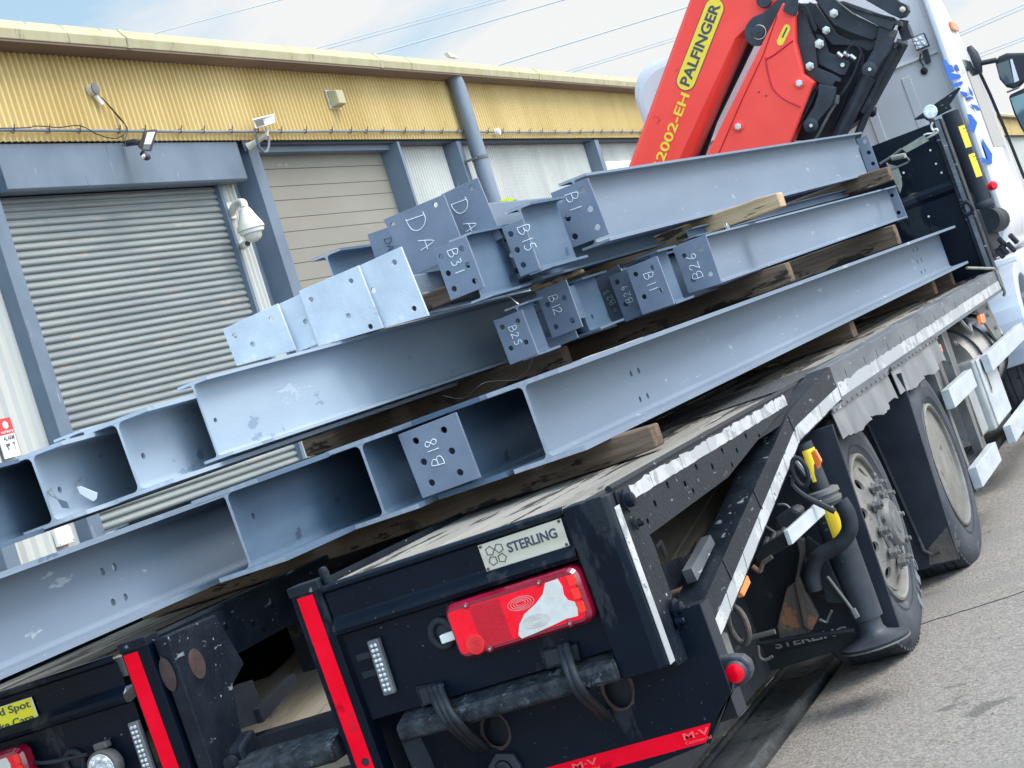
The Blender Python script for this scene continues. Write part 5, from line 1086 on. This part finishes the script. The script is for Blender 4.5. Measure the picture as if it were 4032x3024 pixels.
# wheels ------------------------------------------------------------------
def tyre(cx,cy,cz,name='wheel',dish=True):
    R=.505
    sip=MB()
    for i in range(72):
        a=math.pi*2*i/72;a2=a+.035
        sip.loft([V(cx+(R+q1)*math.cos(a+q2),cy+.030,cz+(R+q1)*math.sin(a+q2)) for q1,q2 in ((-.012,0),(.004,0),(.004,.05),(-.012,.05))],[V(cx+(R+q1)*math.cos(a2+q2),cy+.085,cz+(R+q1)*math.sin(a2+q2)) for q1,q2 in ((-.012,0),(.004,0),(.004,.05),(-.012,.05))])
    w=part(name,sip.lathe((cx,cy,cz),(0,1,0),[(.03,.302),(.012,.32),(.0,.36),(-.004,.41),(.004,.455),(.022,.487),(.034,.500),(.05,R),(.12,R+.003),(.19,R+.003),(.27,R),(.29,.49),(.31,.40),(.29,.30)],72),TYRE,smooth=30)
    g=MB()
    for yy in (.085,.125,.195,.235): g.tube([V(cx+(R+.0015)*math.cos(a),cy+yy,cz+(R+.0015)*math.sin(a)) for a in [math.pi*2*i/64 for i in range(64)]],.005,4,closed=True)
    part('tread_groove',g,LINKD,w)
    tr=MB()
    for i in range(0):
        a=math.pi*2*i/64;c_,s_=math.cos(a),math.sin(a);a2=a+.03
        P=[V(cx+R*math.cos(a),cy+.036,cz+R*math.sin(a)),V(cx+R*math.cos(a2),cy+.036,cz+R*math.sin(a2))]
        tr.tube([V(cx+(R+.002)*c_,cy+.045,cz+(R+.002)*s_),V(cx+(R-.02)*math.cos(a2),cy+.020,cz+(R-.02)*math.sin(a2))],.0035,4)
    rg=MB()
    for rr_ in (.345,.39,.436): rg.tube([V(cx+rr_*math.cos(a),cy-.0015+(.004 if rr_>.43 else 0),cz+rr_*math.sin(a)) for a in [math.pi*2*i/64 for i in range(64)]],.0022,4,closed=True)
    part('sidewall_ring',rg,TYRE,w)
    return w
def ringtext(w,s_,cx,cy,cz,r,a0,da,h,m_):
    for i,c_ in enumerate(s_):
        a=a0-i*da;e_=V(math.sin(a),0,-math.cos(a));u_=V(math.cos(a),0,math.sin(a))
        if c_!=' ': text(TR,'tyre_lettering',c_,V(cx,cy,cz)+u_*(r)-e_*h*.4,e_,u_,h*.7,h,m_,w,ext=.001)
TYL=mat('tyre_lettering_rubber',(.14,.155,.18),rough=.7)
w2=tyre(4.70,.012,.475)
part('rim',MB().lathe((4.70,.012,.475),(0,1,0),[(.022,.312),(.004,.308),(.0,.298),(.006,.290),(.030,.283),(.10,.272),(.16,.262),(.165,.15),(.15,.11),(.16,.0)],64),RIM,w2,smooth=35)
ringtext(w2,'STEELTEC',4.70,.006,.475,.40,-2.25,.095,.03,TYL) if 0 else None
w1=tyre(3.02,.045,.505)
rim1=MB().lathe((3.02,.045,.505),(0,1,0),[(.022,.312),(.004,.308),(.0,.298),(.006,.290),(.030,.283),(.10,.272),(.16,.262)],64)
part('rim',rim1,RIM,w1,smooth=35)
# domed disc with hand holes, hub and nuts (front-type wheel, hub outwards)
hc=[(.262*math.cos(a),.262*math.sin(a)) for a in [math.pi*2*i/64 for i in range(64)]]
hh=[]
for k in range(10):
    a=k*math.pi/5+.2;hh.append([((.226+.0)*math.cos(a)+.024*math.cos(b),(.226)*math.sin(a)+.024*math.sin(b)) for b in [math.pi*2*i/14 for i in range(14)]])
dm=MB().plate(hc,hh+[circ(0,0,.14,40)],V(3.02,.06,.505),(1,0,0),(0,0,1),V(0,.012,0))
for p in dm.v:
    rr_=math.hypot(p.x-3.02,p.z-.505);t=max(0,min(1,(.262-rr_)/.11));p.y-= .042*(t*t*(3-2*t))
part('wheel_disc',dm,RIM,w1,smooth=50)
part('hub',MB().lathe((3.02,.020,.505),(0,-1,0),[(-.01,.150),(.004,.148),(.010,.142),(.012,.105),(.030,.10),(.040,.088),(.042,.05),(.046,.045),(.046,0)],48),GREYM,w1,smooth=35)
m2=MB();m3=MB()
for k in range(10):
    a=k*math.pi/5;c=V(3.02+.168*math.cos(a),.017,.505+.168*math.sin(a))
    part('wheel_nut',MB().lathe(c,(0,-1,0),[(0,.026),(.008,.025),(.009,.0185),(.027,.0175),(.028,.010),(.040,.010)],6),GREYM,w1)
    a+=.3;c=V(3.02+.118*math.cos(a),.008,.505+.118*math.sin(a));part('hub_bolt',MB().lathe(c,(0,-1,0),[(0,.013),(.014,.013),(.015,.006)],6),GREYM,w1)
ringtext(w1,'GITI',3.02,.042,.505,.385,-.62,.16,.06,TYL)
ringtext(w1,'315/70R22.5',3.02,.042,.505,.425,1.75,.055,.022,TYL)
w3=tyre(9.70,.03,.50)
part('rim',MB().lathe((9.70,.03,.50),(0,1,0),[(.022,.312),(.004,.308),(.0,.298),(.006,.290),(.06,.275),(.065,.12),(.0,.10),(.0,.0)],48),RIM,w3,smooth=35)
for cx in (3.02,4.70,9.70):
    part('axle',MB().cyl(V(cx,.3,.50),V(cx,2.2,.50),.07,14),UNDER,smooth=50)
    part('far_wheel',MB().lathe((cx,2.44,.50),(0,-1,0),[(.03,.30),(0,.36),(.004,.46),(.04,.505),(.28,.505),(.31,.40),(.3,.0)],40),TYRE,smooth=35)
# mud flaps with lettering, valances
mf=part('mud_flap',MB().loft([V(2.40,-.048,1.0),V(2.40,.66,1.0),V(2.42,.66,1.0),V(2.42,-.048,1.0)],[V(2.36,-.040,.20),V(2.36,.62,.19),V(2.38,.62,.19),V(2.38,-.04,.20)]),RUBBER)
part('flap_hem',MB().loft([V(2.350,.62,.255),V(2.350,.03,.235),V(2.357,.03,.235),V(2.357,.62,.255)],[V(2.345,.62,.185),V(2.345,.03,.20),V(2.352,.03,.20),V(2.352,.62,.185)]),UNDER,mf)
text(TR,'flap_lettering','STERLING',V(2.352,.432,.262),(0,-1,-.06),(0,0,1),.285,.030,ALUD,mf,bold=.02)
part('flap_emblem',MB().tube([V(2.352,.235,.325),V(2.352,.212,.308),V(2.352,.178,.345)],.006,4),ALUD,mf)
part('mud_flap',MB().loft([V(4.10,-.03,1.0),V(4.10,.62,1.0),V(4.12,.62,1.0),V(4.12,-.03,1.0)],[V(4.10,.004,.11),V(4.10,.60,.125),V(4.12,.60,.125),V(4.12,.004,.11)]),RUBBER)
part('mud_stain',MB().loft([V(4.098,.008,.27),V(4.098,.12,.20),V(4.099,.12,.20),V(4.099,.008,.27)],[V(4.098,.006,.115),V(4.098,.14,.125),V(4.099,.14,.125),V(4.099,.006,.115)]),RUSTY)
part('flap_stay',MB().tube([V(4.08,.20,.98),V(4.08,.17,.62),V(4.08,.14,.2),V(4.08,.11,.17),V(4.08,.07,.175)],.009,8),UNDER,smooth=True)
def valance(x0,x1,zt,zb):
    n=26;A_=[];B_=[]
    for i in range(n+1):
        x=x0+(x1-x0)*i/n;A_.append(V(x,-.004,zt));B_.append(V(x,-.012-.014*math.sin(i*.75)-.006*math.sin(i*1.9),zb+.012*math.sin(i*.55+1)+.004*math.sin(i*2.1)))
    m=MB();m.add(A_+B_+[p+V(0,.004,0) for p in A_+B_],[(i,i+1,i+n+2,i+n+1) for i in range(n)]+[(2*n+2+i,2*n+3+i,3*n+4+i,3*n+3+i) for i in range(n)])
    o=part('side_valance',m,VALM,smooth=60,fixn=False)
    part('valance_rail',MB().box((x0,-.014,zt-.006),(x1,-.006,zt+.012)),RAILM,o)
    m2=MB();x=x0+.05
    while x<x1: m2.lathe((x,-.014,zt+.003),(0,-1,0),[(0,.007),(.004,.006)],8);x+=.11
    part('rivet',m2,RUSTY,o)
valance(2.655,3.93,1.028,.905);valance(4.03,5.48,1.032,.902)
# stabiliser leg
lg=part('stabiliser_leg',MB().cyl(V(2.25,.045,.98),V(2.25,.035,.76),.036,24).cyl(V(2.25,.035,.76),V(2.25,.033,.30),.058,28),LINK,smooth=50)
part('leg_flange',MB().lathe((2.25,.035,.80),(0,0,-1),[(0,.05),(.005,.062),(.02,.064),(.028,.056),(.034,.056),(.038,.064),(.052,.062),(.056,.05)],32),GREYM,lg,smooth=50)
part('leg_foot',MB().lathe((2.25,.035,.30),(0,0,-1),[(0,.045),(.040,.047),(.058,.058),(.074,.095),(.084,.130),(.091,.128),(.093,.0)],36),LINK,lg,smooth=40)
part('foot_worn_edge',MB().lathe((2.25,.035,.206),(0,0,-1),[(0,.1315),(.006,.1315)],36),GREYM,lg)
def wrap(cx,cy,r,z0,z1,a0,a1,m_,par,nm,n=8):
    P=[V(cx+r*math.cos(math.radians(a0+(a1-a0)*i/n)),cy+r*math.sin(math.radians(a0+(a1-a0)*i/n)),z) for z in (z0,z1) for i in range(n+1)]
    return part(nm,MB().add(P,[(i,i+1,i+n+2,i+n+1) for i in range(n)]),m_,par)
wrap(2.25,.043,.0370,.835,.955,175,275,YELL,lg,'warning_label')
wrap(2.25,.035,.0588,.62,.735,175,265,YELL,lg,'warning_label')
for i,tx in enumerate(('must be','correctly','solid')): text(TR,'label_lettering',tx,V(2.2115,.055,.895-.02*i),(.25,-1,0),(0,0,1),.030,.008,DECALK,lg)
for i,tx in enumerate(('Before','vehicle','and')): text(TR,'label_lettering',tx,V(2.1895,.058,.705-.025*i),(.3,-1,0),(0,0,1),.045,.013,DECALK,lg)
part('leg_lock',MB().tube(catmull([V(2.20,.10,.97),V(2.16,.07,.95),V(2.15,.05,.90),V(2.17,.04,.86)],5),.012,8),ALUD,lg,smooth=True)
part('amber_reflector',MB().prism(Z('d',[(190,430),(228,405),(280,500),(262,560),(240,570)],'x',2.13),V(.02,0,0)),AMBER,bevel=.004)
part('brake_pipe',MB().tube(catmull(Z('c',[(1530,0),(1540,80),(1640,170),(1760,230),(1900,300)],'x',1.9),6),.011,8),HOSE,smooth=True)
part('hydraulic_pipe',MB().tube([V(2.16,.10,.50),V(2.17,.07,.40),V(2.17,.055,.35)],.006,8),GREYM,smooth=True)
part('pipe_nut',MB().cyl(V(2.17,.055,.36),V(2.17,.05,.325),.012,6),GREYM)
for a,b,x in ((100,600,1.9),(1100,1200,.85)):
    pass
part('tie_loop',MB().tube([Z('d',[(105,590)],'x',1.75)[0]+V(0,.024*math.cos(a),.05*math.sin(a)) for a in [math.pi*2*i/24 for i in range(24)]],.008,8,closed=True),UNDER,smooth=True)
part('tie_loop',MB().tube([Z('c',[(1085,1260)],'x',1.0)[0]+V(.01*math.cos(a),.030*math.cos(a),.06*math.sin(a)) for a in [math.pi*2*i/24 for i in range(24)]],.010,8,closed=True),RUSTY,smooth=True)
part('tie_loop',MB().tube([V(6.0,.10,.98)+V(.02*math.cos(a),.0,.09*math.sin(a)) for a in [math.pi*2*i/20 for i in range(20)]],.012,8,closed=True),GREYM,smooth=True)
# underside clutter between beavertail and leg
part('grey_guard_bar',MB().box((1.49,-.004,.735),(2.04,.012,.785)),ALU,bevel=.002)
part('guard_bar_arm',MB().prism(Z('c',[(1270,600),(1490,460),(1560,570),(1240,740),(1215,680)],'x',1.55),V(.05,0,0)),UNDER,bevel=.006)
part('lift_arm',MB().prism(Z('c',[(1570,520),(1640,530),(1655,640),(1590,850),(1640,960),(1760,1190),(1700,1310),(1640,1280),(1560,900),(1600,660)],'x',2.2),V(.03,0,0)),RUSTY,bevel=.004)
part('lift_bracket',MB().prism(Z('c',[(1545,910),(1660,1250),(1690,1320),(1440,1390),(1410,1270),(1490,950)],'x',2.22),V(.04,0,0)),RUSTY,bevel=.004)
part('suspension_plate',MB().prism(Z('c',[(1230,700),(1600,520),(1700,900),(1500,1250),(1170,1330),(1060,1050),(1160,800)],'x',2.30),V(.03,0,0)),UNDER,bevel=.004)
part('valve_block',MB().prism(Z('c',[(1370,370),(1540,265),(1610,300),(1600,400),(1420,470)],'x',1.9),V(.1,0,0)),LINK,bevel=.015)
m2=MB()
for a,b in ((1400,480),(1440,470),(1340,520),(1480,440)): c=Z('c',[(a,b)],'x',1.8)[0];m2.tube([c,c+V(-.02,.02,-.03)],.012,8)
part('valve_fitting',m2,GREYM)
part('air_line',MB().tube(catmull(Z('c',[(1420,240),(1480,240),(1520,270)],'x',1.8),4),.004,6),GREYM)
part('air_line',MB().tube(Z('c',[(1310,420),(1400,480)],'x',1.8),.004,6),GREYM)
part('wrapped_hose',MB().tube(catmull(Z('d',[(430,830),(490,930),(510,1050),(460,1150),(380,1210),(250,1290),(200,1420),(220,1560)],'x',2.12),6),.030,12),HOSE,smooth=True)
part('support_bar',MB().prism(Z('d',[(160,1120),(270,1200),(480,1659),(330,1659)],'x',2.18),V(.03,0,0)),UNDER)
part('lower_tube',MB().tube(catmull(Z('e',[(510,745),(600,650),(620,660),(700,640),(820,610)],'x',1.9),5),.010,8),GREYM,smooth=True)
part('lower_tube',MB().tube(Z('e',[(690,710),(800,690),(1100,640),(1430,605)],'x',2.2),.010,8),UNDER,smooth=True)
part('lower_tube',MB().tube(catmull(Z('e',[(690,720),(700,800),(740,830),(800,800)],'x',2.1),5),.006,8),GREYM,smooth=True)
part('shackle',MB().tube(catmull(Z('c',[(1205,760),(1240,790),(1270,800),(1290,740),(1340,700),(1370,680)],'x',1.5),5),.008,8),RUSTY,smooth=True)
part('chassis_plate',MB().box((.6,.45,.20),(2.25,.47,.66)),UNDER)
part('spare_bracket',MB().prism(Z('e',[(410,615),(450,620),(515,800),(380,860),(370,720)],'y',.06),V(0,.02,0)),GREYM)
# side guards, tanks and brackets forward of the wheels
def gbox(x0,x1,z0,z1): return part('side_guard',MB().box((x0,-.012,z0),(x1,.035,z1)),ALU,bevel=.003)
gbox(5.28,6.19,.672,.775);gbox(6.96,8.98,.668,.775);gbox(5.26,6.12,.245,.355);gbox(6.86,8.9,.235,.345)
for x0 in (5.33,5.95): part('guard_post',MB().prism([V(x0,.04,.22),V(x0+.07,.04,.22),V(x0+.07,.04,1.03),V(x0,.04,1.03)],V(0,.05,0)),GREYM)
for x0 in (5.62,6.40): part('guard_post',MB().box((x0,.10,.30),(x0+.10,.14,1.03)),RUSTY if 0 else GREYM)
tb=part('tool_box',MB().box((6.80,.06,.345),(7.62,.5,.775)),ALUD,bevel=.012)
part('box_lid',MB().box((6.87,.048,.36),(7.56,.06,.765)),ALU,tb,bevel=.006)
part('box_handle',MB().prism([V(a,.044,b) for a,b in rrect(6.98,7.06,.54,.70,.03)],V(0,.005,0)),CHROME,tb,bevel=.002)
part('handle_recess',MB().prism([V(a,.0425,b) for a,b in rrect(7.0,7.04,.56,.68,.018)],V(0,.002,0)),LINKD,tb)
part('battery_box',MB().box((6.25,.10,.36),(6.78,.5,.72)),ALUD,bevel=.01)
part('fuel_tank',MB().cyl(V(6.9,.34,.72),V(8.5,.34,.72),.28,40),SILV,smooth=50)
for x in (7.2,7.75,8.3): part('tank_strap',MB().tube([V(x,.34+.286*math.cos(a),.72+.286*math.sin(a)) for a in [math.pi*2*i/40 for i in range(40)]],.014,4,closed=True),LINKD)
part('bracket_plate',MB().plate([(5.75,.70),(6.05,.62),(6.40,.66),(6.62,.80),(6.66,1.035),(5.75,1.035)],[circ(5.95,.70,.012,10),circ(6.07,.665,.012,10),circ(6.2,.66,.012,10),circ(6.33,.68,.012,10),circ(6.44,.73,.012,10),circ(6.15,.86,.02,10)],V(0,.12,0),(1,0,0),(0,0,1),V(0,.012,0)),GREYM)
part('bracket_plate',MB().prism([V(7.55,.05,1.035),V(8.15,.05,1.035),V(8.30,.05,.80),V(8.1,.05,.70)],V(0,.015,0)),GREYM)
m2=MB()
for a,b in ((7.9,.95),(8.05,.85),(8.0,.99),(6.3,.93)): m2.lathe((a,.045,b),(0,-1,0),[(0,.016),(.012,.014)],6)
part('hex_bolt',m2,GREYM)
part('amber_marker',MB().prism(Z('g',[(1100,1115),(1125,1105),(1143,1170),(1130,1190),(1115,1180)],'y',.0),V(0,.03,0)),AMBER,bevel=.004)
part('amber_marker',MB().prism(Z('g',[(748,1365),(772,1357),(793,1415),(790,1440),(775,1435)],'y',.0),V(0,.03,0)),AMBER,bevel=.004)
part('rope_hook',MB().tube(catmull([V(6.6,.02,1.03),V(6.62,.0,.97),V(6.68,-.005,.94),V(6.74,.0,.98)],5),.014,8),GREYM,smooth=True)
part('lashing_strap',MB().tube(catmull([V(8.3,.12,1.27),V(8.5,.03,1.22),V(8.62,-.006,1.19),V(8.64,-.008,1.10),V(8.7,-.008,1.03),V(8.72,.01,1.0)],6),.010,8),STRAPM,smooth=True)
# cab front-wheel arch
ar=[];n=20;cx,cz=9.70,.55
out=[(cx+.66*math.cos(math.radians(a)),cz+.62*math.sin(math.radians(a))) for a in [185-i*(190/n) for i in range(n+1)]]
inn=[(cx+.57*math.cos(math.radians(a)),cz+.53*math.sin(math.radians(a))) for a in [-5+i*(190/n) for i in range(n+1)]]
part('wheel_arch',MB().prism([V(a,-.03,b) for a,b in out+inn],V(0,.30,0)),mat('arch_plastic',(.42,.47,.56),(.5,.55,.63),4,.35,coat=.3),bevel=.012)
part('inner_arch',MB().prism([V(a,.27,b) for a,b in out],V(0,.05,0)),UNDER)
part('underbody',MB().box((8.9,.4,.45),(12.2,2.1,1.2)),UNDER)
